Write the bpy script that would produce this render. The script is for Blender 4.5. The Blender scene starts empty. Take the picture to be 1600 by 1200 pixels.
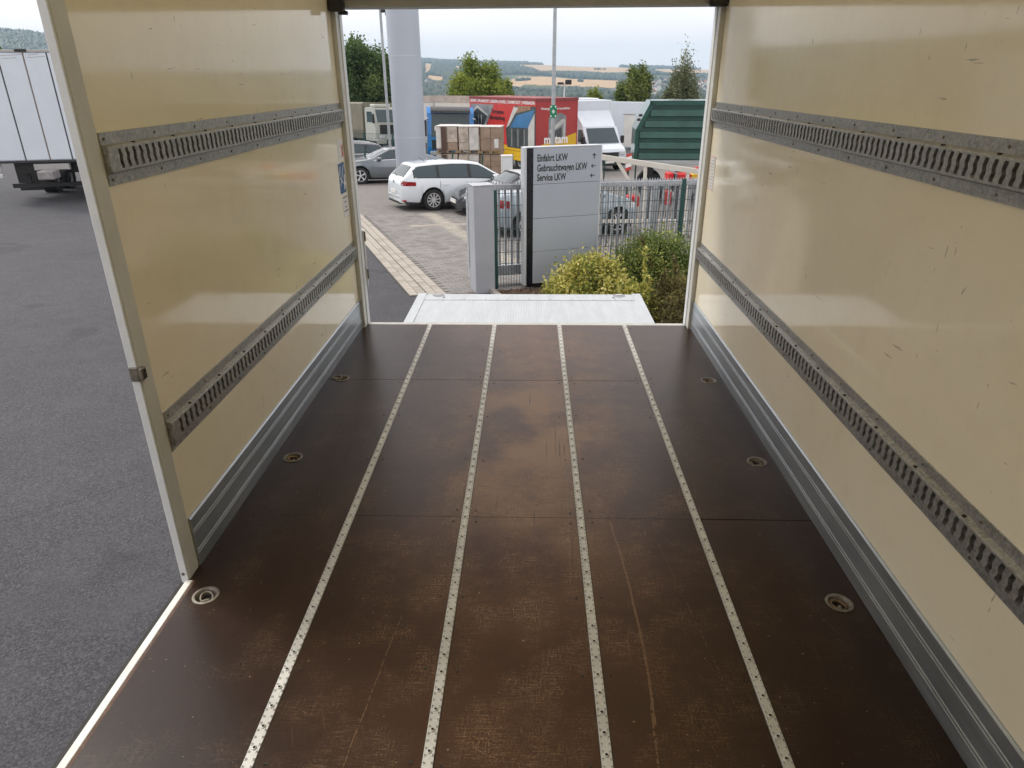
import bpy, bmesh, math, random
import numpy as np
from mathutils import Vector, Matrix, geometry
random.seed(7); RNG = np.random.default_rng(7)
R = math.radians
scene = bpy.context.scene
COL = scene.collection

# ------------------------------------------------------------------ camera
F_PX, YAW, PITCH, ROLL = 1072.46, -0.0291854, 0.4182156, 0.0053916
CAM = Vector((0.0286, 0.0, 1.7057))
_f = Vector((math.sin(YAW)*math.cos(PITCH), math.cos(YAW)*math.cos(PITCH), -math.sin(PITCH)))
_r = Vector((math.cos(YAW), -math.sin(YAW), 0)); _d = _f.cross(_r)
CR = _r*math.cos(ROLL) + _d*math.sin(ROLL)
CD = -_r*math.sin(ROLL) + _d*math.cos(ROLL)
cam_data = bpy.data.cameras.new('camera'); cam = bpy.data.objects.new('camera', cam_data); COL.objects.link(cam)
cam_data.sensor_width = 36; cam_data.lens = F_PX/1600*36; cam_data.clip_start = .05; cam_data.clip_end = 20000
m = Matrix.Identity(4)
for i, v in enumerate((CR, -CD, -_f)):
    for k in range(3): m[k][i] = v[k]
m.translation = CAM; cam.matrix_world = m
scene.camera = cam
# ------------------------------------------------------------------ sky, sun, exposure
SUN_EL, SUN_AZ = 48.0, -62.0        # azimuth from +y towards +x
world = bpy.data.worlds.new('World'); scene.world = world; world.use_nodes = True
wt = world.node_tree; wt.nodes.clear()
sky = wt.nodes.new('ShaderNodeTexSky'); sky.sky_type = 'NISHITA'; sky.sun_disc = False
sky.sun_elevation = R(SUN_EL); sky.sun_rotation = R(SUN_AZ); sky.altitude = 250
sky.air_density = 1.0; sky.dust_density = 6.0; sky.ozone_density = 1.5
hs = wt.nodes.new('ShaderNodeHueSaturation'); hs.inputs['Saturation'].default_value = .35
# overcast veil: the same pale grey-lavender cloud sheet in every direction, slightly uneven
tc = wt.nodes.new('ShaderNodeTexCoord'); nz = wt.nodes.new('ShaderNodeTexNoise'); nz.inputs['Scale'].default_value = 2.2; nz.inputs['Detail'].default_value = 5
mp = wt.nodes.new('ShaderNodeMapping'); mp.inputs['Scale'].default_value = (1, 1, 3)
cr = wt.nodes.new('ShaderNodeValToRGB'); cr.color_ramp.elements[0].position = .3; cr.color_ramp.elements[1].position = .75
cr.color_ramp.elements[0].color = (9.3, 8.7, 8.6, 1); cr.color_ramp.elements[1].color = (10.4, 9.8, 9.6, 1)
mx = wt.nodes.new('ShaderNodeMix'); mx.data_type = 'RGBA'; mx.inputs[0].default_value = .8
bg = wt.nodes.new('ShaderNodeBackground'); bg.inputs['Strength'].default_value = .125
wo = wt.nodes.new('ShaderNodeOutputWorld')
wl = wt.links
wl.new(sky.outputs[0], hs.inputs['Color']); wl.new(tc.outputs['Generated'], mp.inputs[0]); wl.new(mp.outputs[0], nz.inputs[0])
wl.new(nz.outputs[0], cr.inputs[0]); wl.new(hs.outputs[0], mx.inputs[6]); wl.new(cr.outputs[0], mx.inputs[7])
wl.new(mx.outputs[2], bg.inputs[0]); wl.new(bg.outputs[0], wo.inputs[0])
sd = bpy.data.lights.new('sun', 'SUN'); sd.energy = 1.5; sd.angle = R(14); sd.color = (1, .95, .88)
sun = bpy.data.objects.new('sun', sd); COL.objects.link(sun)
sv = Vector((math.sin(R(SUN_AZ))*math.cos(R(SUN_EL)), math.cos(R(SUN_AZ))*math.cos(R(SUN_EL)), math.sin(R(SUN_EL))))
sun.rotation_euler = sv.to_track_quat('Z', 'Y').to_euler(); sun.location = (0, 0, 60)
vs = scene.view_settings; vs.view_transform = 'Standard'; vs.look = 'None'; vs.exposure = 0.45; vs.gamma = 1; vs.use_curve_mapping = False
scene.render.engine = 'CYCLES'
scene.cycles.max_bounces = 10; scene.cycles.diffuse_bounces = 6; scene.cycles.glossy_bounces = 4; scene.cycles.transmission_bounces = 6
scene.cycles.volume_bounces = 0; scene.cycles.use_denoising = True; scene.cycles.sample_clamp_indirect = 6

# ------------------------------------------------------------------ pixel -> place helpers (photograph is 1600 x 1200)
GA, GB, GD = -1.3, -.036, -.018      # the yard falls gently away from the truck
def g(x, y): return GA + GB*y + GD*x
def ray(u, v):
    q = CR*((u-800)/F_PX) + CD*((v-600)/F_PX) + _f
    return q/q.y
def G(u, v, off=0):
    q = ray(u, v); t = (GA+off+GD*CAM.x-CAM.z)/(q.z-GB-GD*q.x); return CAM + q*t
def Y(u, v, y): return CAM + ray(u, v)*y
def proj(P):
    v = Vector(P)-CAM; z = v.dot(_f); return 800+F_PX*v.dot(CR)/z, 600+F_PX*v.dot(CD)/z
SITE = R(21.5)
E1 = Vector((math.cos(SITE), math.sin(SITE), 0)); E2 = Vector((-math.sin(SITE), math.cos(SITE), 0))
GN = Vector((-GD, -GB, 1)).normalized()   # yard normal

# ------------------------------------------------------------------ materials
MATS = {}
def ramp(nt, fac, stops):
    n = nt.nodes.new('ShaderNodeValToRGB'); e = n.color_ramp.elements
    while len(e) < len(stops): e.new(.5)
    for el, (p, c) in zip(e, stops): el.position = p; el.color = (*c, 1) if len(c) == 3 else c
    nt.links.new(fac, n.inputs[0]); return n.outputs[0]
def noise(nt, co, scale, detail=4, rough=.55, dist=0, vec=None):
    n = nt.nodes.new('ShaderNodeTexNoise'); n.inputs['Scale'].default_value = scale; n.inputs['Detail'].default_value = detail
    n.inputs['Roughness'].default_value = rough; n.inputs['Distortion'].default_value = dist
    if vec:
        mp = nt.nodes.new('ShaderNodeMapping'); mp.inputs['Scale'].default_value = vec; nt.links.new(co, mp.inputs[0]); co = mp.outputs[0]
    nt.links.new(co, n.inputs['Vector']); return n.outputs[0]
def math_(nt, op, a, b=None, c=None, clamp=False):
    n = nt.nodes.new('ShaderNodeMath'); n.operation = op; n.use_clamp = clamp
    for i, v in enumerate((a, b, c)):
        if v is None: continue
        if isinstance(v, (int, float)): n.inputs[i].default_value = v
        else: nt.links.new(v, n.inputs[i])
    return n.outputs[0]
def mixc(nt, fac, a, b, mode='MIX'):
    n = nt.nodes.new('ShaderNodeMix'); n.data_type = 'RGBA'; n.blend_type = mode
    for i, v in ((0, fac), (6, a), (7, b)):
        if isinstance(v, (int, float)): n.inputs[i].default_value = v
        elif isinstance(v, tuple): n.inputs[i].default_value = (*v, 1) if len(v) == 3 else v
        else: nt.links.new(v, n.inputs[i])
    return n.outputs[2]
def base(name):
    mt = bpy.data.materials.new(name); mt.use_nodes = True; nt = mt.node_tree
    b = nt.nodes['Principled BSDF']; c = nt.nodes.new('ShaderNodeTexCoord'); MATS[name] = mt
    return mt, nt, b, c.outputs['Object']
def bump(nt, b, h, strength=.2, dist=.01):
    n = nt.nodes.new('ShaderNodeBump'); n.inputs['Strength'].default_value = strength; n.inputs['Distance'].default_value = dist
    nt.links.new(h, n.inputs['Height']); nt.links.new(n.outputs[0], b.inputs['Normal'])
def M(name, col, rough=.5, metal=0, var=.12, scale=6, bmp=0, bscale=40, spec=.5, coat=0):
    """plain surface with uneven tone, uneven gloss and a fine grain"""
    if name in MATS: return MATS[name]
    mt, nt, b, co = base(name)
    n = noise(nt, co, scale, 5, .6)
    lo = tuple(max(0, c*(1-var)) for c in col); hi = tuple(min(1, c*(1+var)) for c in col)
    nt.links.new(ramp(nt, n, [(.3, lo), (.7, hi)]), b.inputs['Base Color'])
    if coat: b.inputs['Roughness'].default_value = rough
    else: nt.links.new(ramp(nt, noise(nt, co, scale*2.3, 4), [(.3, (max(0, rough-.06),)*3), (.7, (min(1, rough+.08),)*3)]), b.inputs['Roughness'])
    b.inputs['Metallic'].default_value = metal; b.inputs['Specular IOR Level'].default_value = spec
    if coat: b.inputs['Coat Weight'].default_value = coat; b.inputs['Coat Roughness'].default_value = .04
    if bmp: bump(nt, b, noise(nt, co, bscale, 4), bmp, .004)
    return mt
def glass_mat(name, col, rough=.03):
    mt, nt, b, co = base(name); b.inputs['Base Color'].default_value = (*col, 1); b.inputs['Roughness'].default_value = rough
    b.inputs['Specular IOR Level'].default_value = .5
    return mt
def emissive(name, col, s):
    mt, nt, b, co = base(name); b.inputs['Base Color'].default_value = (*col, 1); b.inputs['Emission Color'].default_value = (*col, 1); b.inputs['Emission Strength'].default_value = s
    return mt

def wall_material():
    mt, nt, b, co = base('cream_grp')
    n1 = noise(nt, co, 1.6, 5, .6); n2 = noise(nt, co, 9, 5, .65)
    c = ramp(nt, n1, [(.3, (.81, .742, .575)), (.7, (.86, .80, .645))])
    c = mixc(nt, math_(nt, 'MULTIPLY', math_(nt, 'SUBTRACT', n2, .5, clamp=True), .6), c, (.60, .52, .38))
    # sparse dark scuffs, stretched along the load direction
    s1 = noise(nt, co, 1, 3, .5, 0, (3, 7, 85)); s2 = noise(nt, co, 1, 2, .5, 0, (3, 3.2, 3.2))
    sc = math_(nt, 'MULTIPLY', math_(nt, 'GREATER_THAN', s1, .715), math_(nt, 'GREATER_THAN', s2, .57))
    s3 = noise(nt, co, 1, 3, .5, 0, (3, 60, 14)); sc2 = math_(nt, 'MULTIPLY', math_(nt, 'GREATER_THAN', s3, .725), math_(nt, 'GREATER_THAN', s2, .53))
    c = mixc(nt, math_(nt, 'MULTIPLY', math_(nt, 'MAXIMUM', sc, sc2), .55), c, (.16, .14, .11))
    nt.links.new(c, b.inputs['Base Color'])
    nt.links.new(ramp(nt, n2, [(.35, (.05,)*3), (.7, (.10,)*3)]), b.inputs['Roughness'])
    b.inputs['Specular IOR Level'].default_value = .55
    bump(nt, b, noise(nt, co, 1.6, 2), .06, .005)
    return mt
def floor_material():
    mt, nt, b, co = base('phenolic_plywood')
    sp = nt.nodes.new('ShaderNodeSeparateXYZ'); nt.links.new(co, sp.inputs[0]); X, Yc, Z = sp.outputs
    def mul(a, c_): return math_(nt, 'MULTIPLY', a, c_)
    def over(v, lo, k): return math_(nt, 'MULTIPLY', math_(nt, 'SUBTRACT', v, lo), k, clamp=True)
    big = noise(nt, co, 1.1, 3, .5); mid = noise(nt, co, 5, 5, .6); tone = noise(nt, co, 2.6, 3, .5)
    gv = noise(nt, co, 1, 3, .6, 0, (14, 330, 1)); gh = noise(nt, co, 1, 3, .6, 0, (330, 22, 1))     # film grain across and along
    fine = noise(nt, co, 150, 3, .7)
    grain = math_(nt, 'MAXIMUM', gv, mul(gh, .95))
    c = ramp(nt, big, [(.3, (.0125, .0075, .0060)), (.7, (.021, .0115, .0085))])
    gx = mul(math_(nt, 'SUBTRACT', X, .06), 1.75); gx = mul(gx, gx)
    gy = mul(math_(nt, 'SUBTRACT', Yc, 3.15), .46); gy = mul(gy, gy)
    wear = math_(nt, 'POWER', 2.718, mul(math_(nt, 'ADD', gx, gy), -1.0))
    hot = math_(nt, 'POWER', 2.718, mul(math_(nt, 'ADD', mul(gx, 2.2), mul(gy, 6.5)), -1.0))        # where pallet trucks turn
    # the brown film shows through where traffic has dulled the dark surface
    c = mixc(nt, math_(nt, 'MULTIPLY', math_(nt, 'ADD', wear, .10), math_(nt, 'MULTIPLY_ADD', tone, .6, .55), clamp=True), c, (.105, .050, .026))
    # abrasion down to the wood: fine cross-hatched specks, thickening to pale patches in the middle
    spk = mul(over(grain, .50, 9.0), over(fine, .42, 7.0))
    dens = math_(nt, 'ADD', mul(wear, over(mid, .42, 5.0)), mul(hot, over(tone, .36, 4.0)))
    w = mul(spk, math_(nt, 'ADD', mul(dens, .85), mul(over(mid, .5, 5.0), .16)))
    c = mixc(nt, math_(nt, 'MULTIPLY', w, 1.1, clamp=True), c, (.36, .235, .135))
    c = mixc(nt, mul(mul(hot, over(tone, .40, 5.0)), .62), c, (.36, .225, .12))
    # scratches: short strokes in several directions, mostly along the load path
    def strokes(rot, vec, th, amt, colr, msk):
        nonlocal c
        mp = nt.nodes.new('ShaderNodeMapping'); mp.inputs['Rotation'].default_value = (0, 0, rot); mp.inputs['Location'].default_value = (rot*7, rot*3, 0); nt.links.new(co, mp.inputs[0])
        st = noise(nt, mp.outputs[0], 1, 2, .5, 0, vec)
        c = mixc(nt, mul(mul(math_(nt, 'GREATER_THAN', st, th), msk), amt), c, colr)
    wm = math_(nt, 'ADD', mul(wear, .9), .28); m1 = mul(over(mid, .48, 6.0), wm); m2 = mul(over(tone, .49, 6.0), wm)
    strokes(.08, (210, 3.2, 1), .655, .55, (.24, .145, .08), m1); strokes(-.35, (190, 5, 1), .675, .5, (.25, .15, .085), m2); strokes(.55, (230, 6, 1), .675, .5, (.25, .15, .085), m1)
    strokes(1.5, (260, 7, 1), .665, .45, (.22, .13, .07), m2); strokes(-1.1, (220, 9, 1), .685, .6, (.30, .20, .12), m1); strokes(.02, (60, 1.4, 1), .66, .5, (.010, .008, .007), m2)
    v = noise(nt, co, 1, 2, .5, 0, (55, 75, 1)); c = mixc(nt, mul(math_(nt, 'GREATER_THAN', v, .745), .8), c, (.36, .25, .16))
    def curve_line(a, bb, cc, wd, y0, y1, brk):
        xx = math_(nt, 'SUBTRACT', X, math_(nt, 'ADD', a, mul(Yc, math_(nt, 'ADD', bb, mul(Yc, cc)))))
        xx = math_(nt, 'ADD', xx, mul(math_(nt, 'SUBTRACT', noise(nt, co, 9, 2), .5), .012))
        ln = math_(nt, 'LESS_THAN', math_(nt, 'ABSOLUTE', xx), wd)
        rg = mul(math_(nt, 'GREATER_THAN', Yc, y0), math_(nt, 'LESS_THAN', Yc, y1))
        return mul(mul(ln, rg), math_(nt, 'GREATER_THAN', noise(nt, co, 70, 4, .7), brk))
    L = curve_line(.17, .27, -.078, .0040, 1.42, 2.42, .42)
    for args in ((.10, .34, -.095, .0028, 1.22, 2.0, .48), (.02, .12, -.02, .0014, 2.0, 2.75, .47), (-.60, .10, .0, .0013, 1.2, 1.85, .47), (-.9, .55, -.11, .0012, 2.5, 3.2, .5), (.9, -.2, .02, .0012, 1.5, 2.3, .52), (-.25, .2, -.03, .0014, 2.7, 3.6, .5)):
        L = math_(nt, 'MAXIMUM', L, curve_line(*args))
    c = mixc(nt, mul(L, .5), c, (.27, .17, .09))
    nt.links.new(c, b.inputs['Base Color'])
    nt.links.new(math_(nt, 'ADD', mul(w, .3), math_(nt, 'MULTIPLY_ADD', fine, .10, .24)), b.inputs['Roughness']); b.inputs['Specular IOR Level'].default_value = .24
    bump(nt, b, math_(nt, 'ADD', mul(grain, .7), mul(fine, .3)), .2, .0015)
    return mt
def galvanised(name, lo, hi, sc, rough=.42, metal=.55):
    mt, nt, b, co = base(name)
    v = nt.nodes.new('ShaderNodeTexVoronoi'); v.inputs['Scale'].default_value = sc; nt.links.new(co, v.inputs['Vector'])
    n = noise(nt, co, sc*.35, 5, .7); k = math_(nt, 'ADD', math_(nt, 'MULTIPLY', v.outputs['Color'], .45), math_(nt, 'MULTIPLY', n, .55))
    nt.links.new(ramp(nt, k, [(.28, lo), (.72, hi)]), b.inputs['Base Color']); b.inputs['Metallic'].default_value = metal
    nt.links.new(ramp(nt, k, [(.3, (rough-.1,)*3), (.7, (rough+.12,)*3)]), b.inputs['Roughness'])
    bump(nt, b, n, .1, .002)
    return mt
def brushed(name, lo, hi, vec, rough=.35, metal=.85):
    mt, nt, b, co = base(name)
    n = noise(nt, co, 1, 5, .65, 0, vec); n2 = noise(nt, co, 5, 5, .7)
    k = math_(nt, 'ADD', math_(nt, 'MULTIPLY', n, .6), math_(nt, 'MULTIPLY', n2, .4))
    nt.links.new(ramp(nt, k, [(.3, lo), (.7, hi)]), b.inputs['Base Color']); b.inputs['Metallic'].default_value = metal
    nt.links.new(ramp(nt, k, [(.3, (rough-.08,)*3), (.7, (rough+.15,)*3)]), b.inputs['Roughness']); bump(nt, b, n, .08, .002)
    return mt
def asphalt_material():
    mt, nt, b, co = base('asphalt')
    v = nt.nodes.new('ShaderNodeTexVoronoi'); v.inputs['Scale'].default_value = 95; nt.links.new(co, v.inputs['Vector'])
    n1 = noise(nt, co, .35, 5, .6); n2 = noise(nt, co, 130, 4, .8); n3 = noise(nt, co, 2.5, 5, .65)
    k = math_(nt, 'ADD', math_(nt, 'MULTIPLY', v.outputs['Color'], .35), math_(nt, 'MULTIPLY', n2, .65))
    c = ramp(nt, k, [(.25, (.022, .0225, .027)), (.5, (.054, .055, .063)), (.80, (.17, .17, .18))])
    c = mixc(nt, ramp(nt, n1, [(.35, (0,)*3), (.7, (.5,)*3)]), c, (.042, .042, .048)); c = mixc(nt, ramp(nt, n3, [(.45, (0,)*3), (.75, (.5,)*3)]), c, (.082, .082, .089))
    st = noise(nt, co, 1.1, 3, .5, .4); c = mixc(nt, ramp(nt, st, [(.62, (0,)*3), (.70, (.45,)*3)]), c, (.032, .032, .036))
    # repair joints and cracks
    vc = nt.nodes.new('ShaderNodeTexVoronoi'); vc.feature = 'DISTANCE_TO_EDGE'; vc.inputs['Scale'].default_value = .11
    ds = nt.nodes.new('ShaderNodeMix'); ds.data_type = 'RGBA'; ds.blend_type = 'LINEAR_LIGHT'; ds.inputs[0].default_value = .06
    nn = nt.nodes.new('ShaderNodeTexNoise'); nn.inputs['Scale'].default_value = 1.2; nt.links.new(co, nn.inputs['Vector'])
    nt.links.new(co, ds.inputs[6]); nt.links.new(nn.outputs['Color'], ds.inputs[7]); nt.links.new(ds.outputs[2], vc.inputs['Vector'])
    c = mixc(nt, math_(nt, 'MULTIPLY', math_(nt, 'LESS_THAN', vc.outputs['Distance'], .0007), .35), c, (.02, .02, .022))
    nt.links.new(c, b.inputs['Base Color']); b.inputs['Roughness'].default_value = .85; b.inputs['Specular IOR Level'].default_value = .3
    bump(nt, b, k, .6, .006)
    return mt
def leaf_material(name, stops, trans=.35):
    mt, nt, b, co = base(name)
    a = nt.nodes.new('ShaderNodeAttribute'); a.attribute_name = 'tint'
    c = ramp(nt, a.outputs['Fac'], stops); nt.links.new(c, b.inputs['Base Color']); b.inputs['Roughness'].default_value = .55; b.inputs['Specular IOR Level'].default_value = .3
    t = nt.nodes.new('ShaderNodeBsdfTranslucent'); nt.links.new(c, t.inputs[0]); ms = nt.nodes.new('ShaderNodeMixShader'); ms.inputs[0].default_value = trans
    nt.links.new(b.outputs[0], ms.inputs[1]); nt.links.new(t.outputs[0], ms.inputs[2]); nt.links.new(ms.outputs[0], nt.nodes['Material Output'].inputs[0])
    return mt
def roof_material():
    mt, nt, b, co = base('translucent_roof_skin')
    b.inputs['Base Color'].default_value = (.80, .77, .66, 1); b.inputs['Roughness'].default_value = .35
    t = nt.nodes.new('ShaderNodeBsdfTranslucent'); t.inputs[0].default_value = (.85, .80, .66, 1)
    ms = nt.nodes.new('ShaderNodeMixShader'); ms.inputs[0].default_value = .58
    nt.links.new(b.outputs[0], ms.inputs[1]); nt.links.new(t.outputs[0], ms.inputs[2]); nt.links.new(ms.outputs[0], nt.nodes['Material Output'].inputs[0])
    return mt

WALL = wall_material(); PLY = floor_material(); ASPH = asphalt_material(); ROOF = roof_material()
GALV = galvanised('galvanised_rail', (.22, .225, .225), (.44, .44, .43), 130)
GALV2 = galvanised('galvanised_gate', (.34, .36, .39), (.50, .52, .55), 30, .5, .3)
ALU = brushed('aluminium_kick_plate', (.29, .325, .36), (.48, .515, .55), (6, 2.5, 40), .36, .75)
ALU_STRIP = brushed('aluminium_floor_strip', (.40, .40, .38), (.68, .68, .65), (22, 4, 5), .45, .3)
ALU_BRIGHT = brushed('aluminium_platform', (.36, .39, .41), (.48, .51, .53), (14, 2, 8), .5, .15)
OFFWHITE = M('frame_paint', (.57, .575, .545), .4, 0, .08, 5, .1)
FRAME_WHITE = M('frame_white', (.70, .73, .75), .42, 0, .06, 6, .1)
HEADER = M('header_grey', (.38, .38, .37), .45, .2, .08)
BLACK = M('black_plastic', (.012, .012, .013), .45, 0, .2)
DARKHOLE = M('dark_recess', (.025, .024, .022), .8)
STEEL = M('worn_steel', (.20, .18, .15), .48, .5, .35, 40, .2)
RUST = M('brownish_steel', (.26, .17, .11), .55, .5, .35, 50, .2)
RUBBER = M('tyre_rubber', (.016, .016, .017), .75, 0, .2, 30, .2)
RIM = M('alloy_rim', (.66, .67, .69), .35, .35, .05)
GLASS = glass_mat('car_glass', (.035, .060, .070))
LENS_RED = glass_mat('tail_lamp_red', (.26, .008, .012), .08)
LENS_CLEAR = glass_mat('head_lamp_clear', (.55, .58, .6), .08)
CHROME = M('chrome', (.7, .71, .72), .15, 1, .05)
WHITE_PAINT = M('white_car_paint', (.66, .715, .76), .22, 0, .02, 2, 0, 40, .5, .8)
SEDAN_PAINT = M('grey_car_paint', (.20, .225, .25), .28, .55, .04, 2, 0, 40, .5, .9)
DARK_PAINT = M('dark_car_paint', (.055, .065, .08), .25, .4, .05, 2, 0, 40, .5, .9)
ROADSTER_PAINT = M('graphite_car_paint', (.06, .065, .075), .25, .6, .05, 2, 0, 40, .5, .9)
BLUEGREY_PAINT = M('blue_grey_car_paint', (.30, .37, .42), .28, .4, .04, 2, 0, 40, .5, .8)
PLATE = M('number_plate', (.72, .72, .70), .4)
INK = M('black_lettering', (.02, .02, .022), .5)
WHITE_INK = M('white_lettering', (.8, .8, .8), .5)

# ------------------------------------------------------------------ mesh helpers
class MB:
    def __init__(s): s.v = []; s.f = []; s.mi = []; s.cur = 0
    def add(s, vs, fs):
        o = len(s.v); s.v += [tuple(v) for v in vs]; s.f += [tuple(i+o for i in f) for f in fs]; s.mi += [s.cur]*len(fs); return s
    def box(s, x0, x1, y0, y1, z0, z1):
        return s.add([(x0,y0,z0),(x1,y0,z0),(x1,y1,z0),(x0,y1,z0),(x0,y0,z1),(x1,y0,z1),(x1,y1,z1),(x0,y1,z1)],
                     [(0,3,2,1),(4,5,6,7),(0,1,5,4),(1,2,6,5),(2,3,7,6),(3,0,4,7)])
    def cbox(s, x0, x1, y0, y1, z0, z1, c):
        """box with chamfered edges"""
        vs = []; 
        bm = bmesh.new(); bmesh.ops.create_cube(bm, size=1)
        for v in bm.verts: v.co = Vector((x0+(v.co.x+.5)*(x1-x0), y0+(v.co.y+.5)*(y1-y0), z0+(v.co.z+.5)*(z1-z0)))
        bmesh.ops.bevel(bm, geom=bm.edges[:], offset=c, segments=1, affect='EDGES')
        bm.verts.index_update(); s.add([v.co[:] for v in bm.verts], [[v.index for v in f.verts] for f in bm.faces]); bm.free(); return s
    def quad(s, a, b, c, d): return s.add([a, b, c, d], [(0, 1, 2, 3)])
    def prism(s, poly, d0, d1, axis='y'):
        """polygon (two coords) extruded along axis: y -> poly is (x,z); x -> (y,z); z -> (x,y)"""
        n = len(poly)
        P = {'y': lambda a, b, d: (a, d, b), 'x': lambda a, b, d: (d, a, b), 'z': lambda a, b, d: (a, b, d)}[axis]
        vs = [P(a, b, d0) for a, b in poly]+[P(a, b, d1) for a, b in poly]
        return s.add(vs, [tuple(range(n))[::-1], tuple(range(n, 2*n))]+[(i, (i+1) % n, n+(i+1) % n, n+i) for i in range(n)])
    def strip(s, prof, d0, d1, axis='y'):
        """open profile extruded (a sheet)"""
        P = {'y': lambda a, b, d: (a, d, b), 'x': lambda a, b, d: (d, a, b)}[axis]; n = len(prof)
        return s.add([P(a, b, d0) for a, b in prof]+[P(a, b, d1) for a, b in prof], [(i, i+1, n+i+1, n+i) for i in range(n-1)])
    def cyl(s, p0, p1, r0, r1=None, n=12, caps=True):
        r1 = r0 if r1 is None else r1; p0 = Vector(p0); p1 = Vector(p1); d = (p1-p0).normalized()
        a = d.orthogonal().normalized(); b = d.cross(a); vs = []
        for p, r in ((p0, r0), (p1, r1)):
            for i in range(n): t = 2*math.pi*i/n; vs.append(p+a*(r*math.cos(t))+b*(r*math.sin(t)))
        fs = [(i, (i+1) % n, n+(i+1) % n, n+i) for i in range(n)]
        if caps: fs += [tuple(range(n))[::-1], tuple(range(n, 2*n))]
        return s.add(vs, fs)
    def tube(s, pts, r, n=6):
        pts = [Vector(p) for p in pts]; k = len(pts); rs = r if isinstance(r, (list, tuple)) else [r]*k; vs = []
        a = None
        for i, p in enumerate(pts):
            d = (pts[min(i+1, k-1)]-pts[max(i-1, 0)]).normalized()
            a = d.orthogonal().normalized() if a is None else (a-d*a.dot(d)).normalized(); b = d.cross(a)
            for j in range(n): t = 2*math.pi*j/n; vs.append(p+a*(rs[i]*math.cos(t))+b*(rs[i]*math.sin(t)))
        fs = [(i*n+j, i*n+(j+1) % n, (i+1)*n+(j+1) % n, (i+1)*n+j) for i in range(k-1) for j in range(n)]
        fs += [tuple(range(n))[::-1], tuple(range((k-1)*n, k*n))]
        return s.add(vs, fs)
    def lathe(s, prof, n=24, c=(0, 0, 0), axis='z', close=False):
        vs = []; k = len(prof)
        for i in range(n):
            t = 2*math.pi*i/n; ct, st = math.cos(t), math.sin(t)
            for r, h in prof: vs.append((c[0]+r*ct, c[1]+r*st, c[2]+h) if axis == 'z' else (c[0]+r*ct, c[1]+h, c[2]+r*st))
        kk = k if close else k-1
        fs = [(i*k+j, ((i+1) % n)*k+j, ((i+1) % n)*k+(j+1) % k, i*k+(j+1) % k) for i in range(n) for j in range(kk)]
        return s.add(vs, fs)
    def mesh(s, name, mats, smooth=False, ang=35):
        me = bpy.data.meshes.new(name); me.from_pydata(s.v, [], s.f)
        for mt in (mats if isinstance(mats, (list, tuple)) else [mats]): me.materials.append(mt)
        if any(s.mi): me.polygons.foreach_set('material_index', s.mi)
        bm = bmesh.new(); bm.from_mesh(me); bmesh.ops.recalc_face_normals(bm, faces=bm.faces[:]); bm.to_mesh(me); bm.free()
        if smooth:
            me.polygons.foreach_set('use_smooth', [True]*len(me.polygons)); me.set_sharp_from_angle(angle=R(ang))
        me.update(); return me
    def build(s, name, mats, parent=None, smooth=False, ang=35, loc=None, rot=None):
        return put(name, s.mesh(name, mats, smooth, ang), parent, loc, rot)
def put(name, me, parent=None, loc=None, rot=None):
    o = bpy.data.objects.new(name, me); COL.objects.link(o)
    if parent: o.parent = parent
    if loc is not None: o.location = loc
    if rot is not None: o.rotation_euler = rot
    return o
def tag(o, label=None, cat=None, group=None, kind=None):
    for k, v in (('label', label), ('category', cat), ('group', group), ('kind', kind)):
        if v: o[k] = v
    return o
def thing(name, label, cat, loc=(0, 0, 0), rz=0, group=None, tilt=False):
    o = put(name, None, None, loc); o.empty_display_size = .2
    if tilt:   # stands on the sloping yard
        q = Vector((0, 0, 1)).rotation_difference(GN) @ Matrix.Rotation(rz, 3, 'Z').to_quaternion()
        o.rotation_euler = q.to_euler()
    else: o.rotation_euler = (0, 0, rz)
    return tag(o, label, cat, group)
def kids(o): return [c for c in bpy.data.objects if c.parent == o]
def text_mesh(body, size, mat, xs=1.0, bold=0, align='LEFT', ext=.0008):
    cu = bpy.data.curves.new('lettering', 'FONT'); cu.body = body; cu.size = size; cu.align_x = align; cu.extrude = ext; cu.offset = bold; cu.resolution_u = 3
    ob = bpy.data.objects.new('lettering', cu); COL.objects.link(ob)
    me = bpy.data.meshes.new_from_object(ob.evaluated_get(bpy.context.evaluated_depsgraph_get())); bpy.data.objects.remove(ob); bpy.data.curves.remove(cu)
    me.materials.clear(); me.materials.append(mat)
    # text lies in x-y; stand it up: x along, z up, facing -y
    for v in me.vertices: v.co = (v.co.x*xs, -v.co.z, v.co.y)
    me.update(); return me
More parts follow.
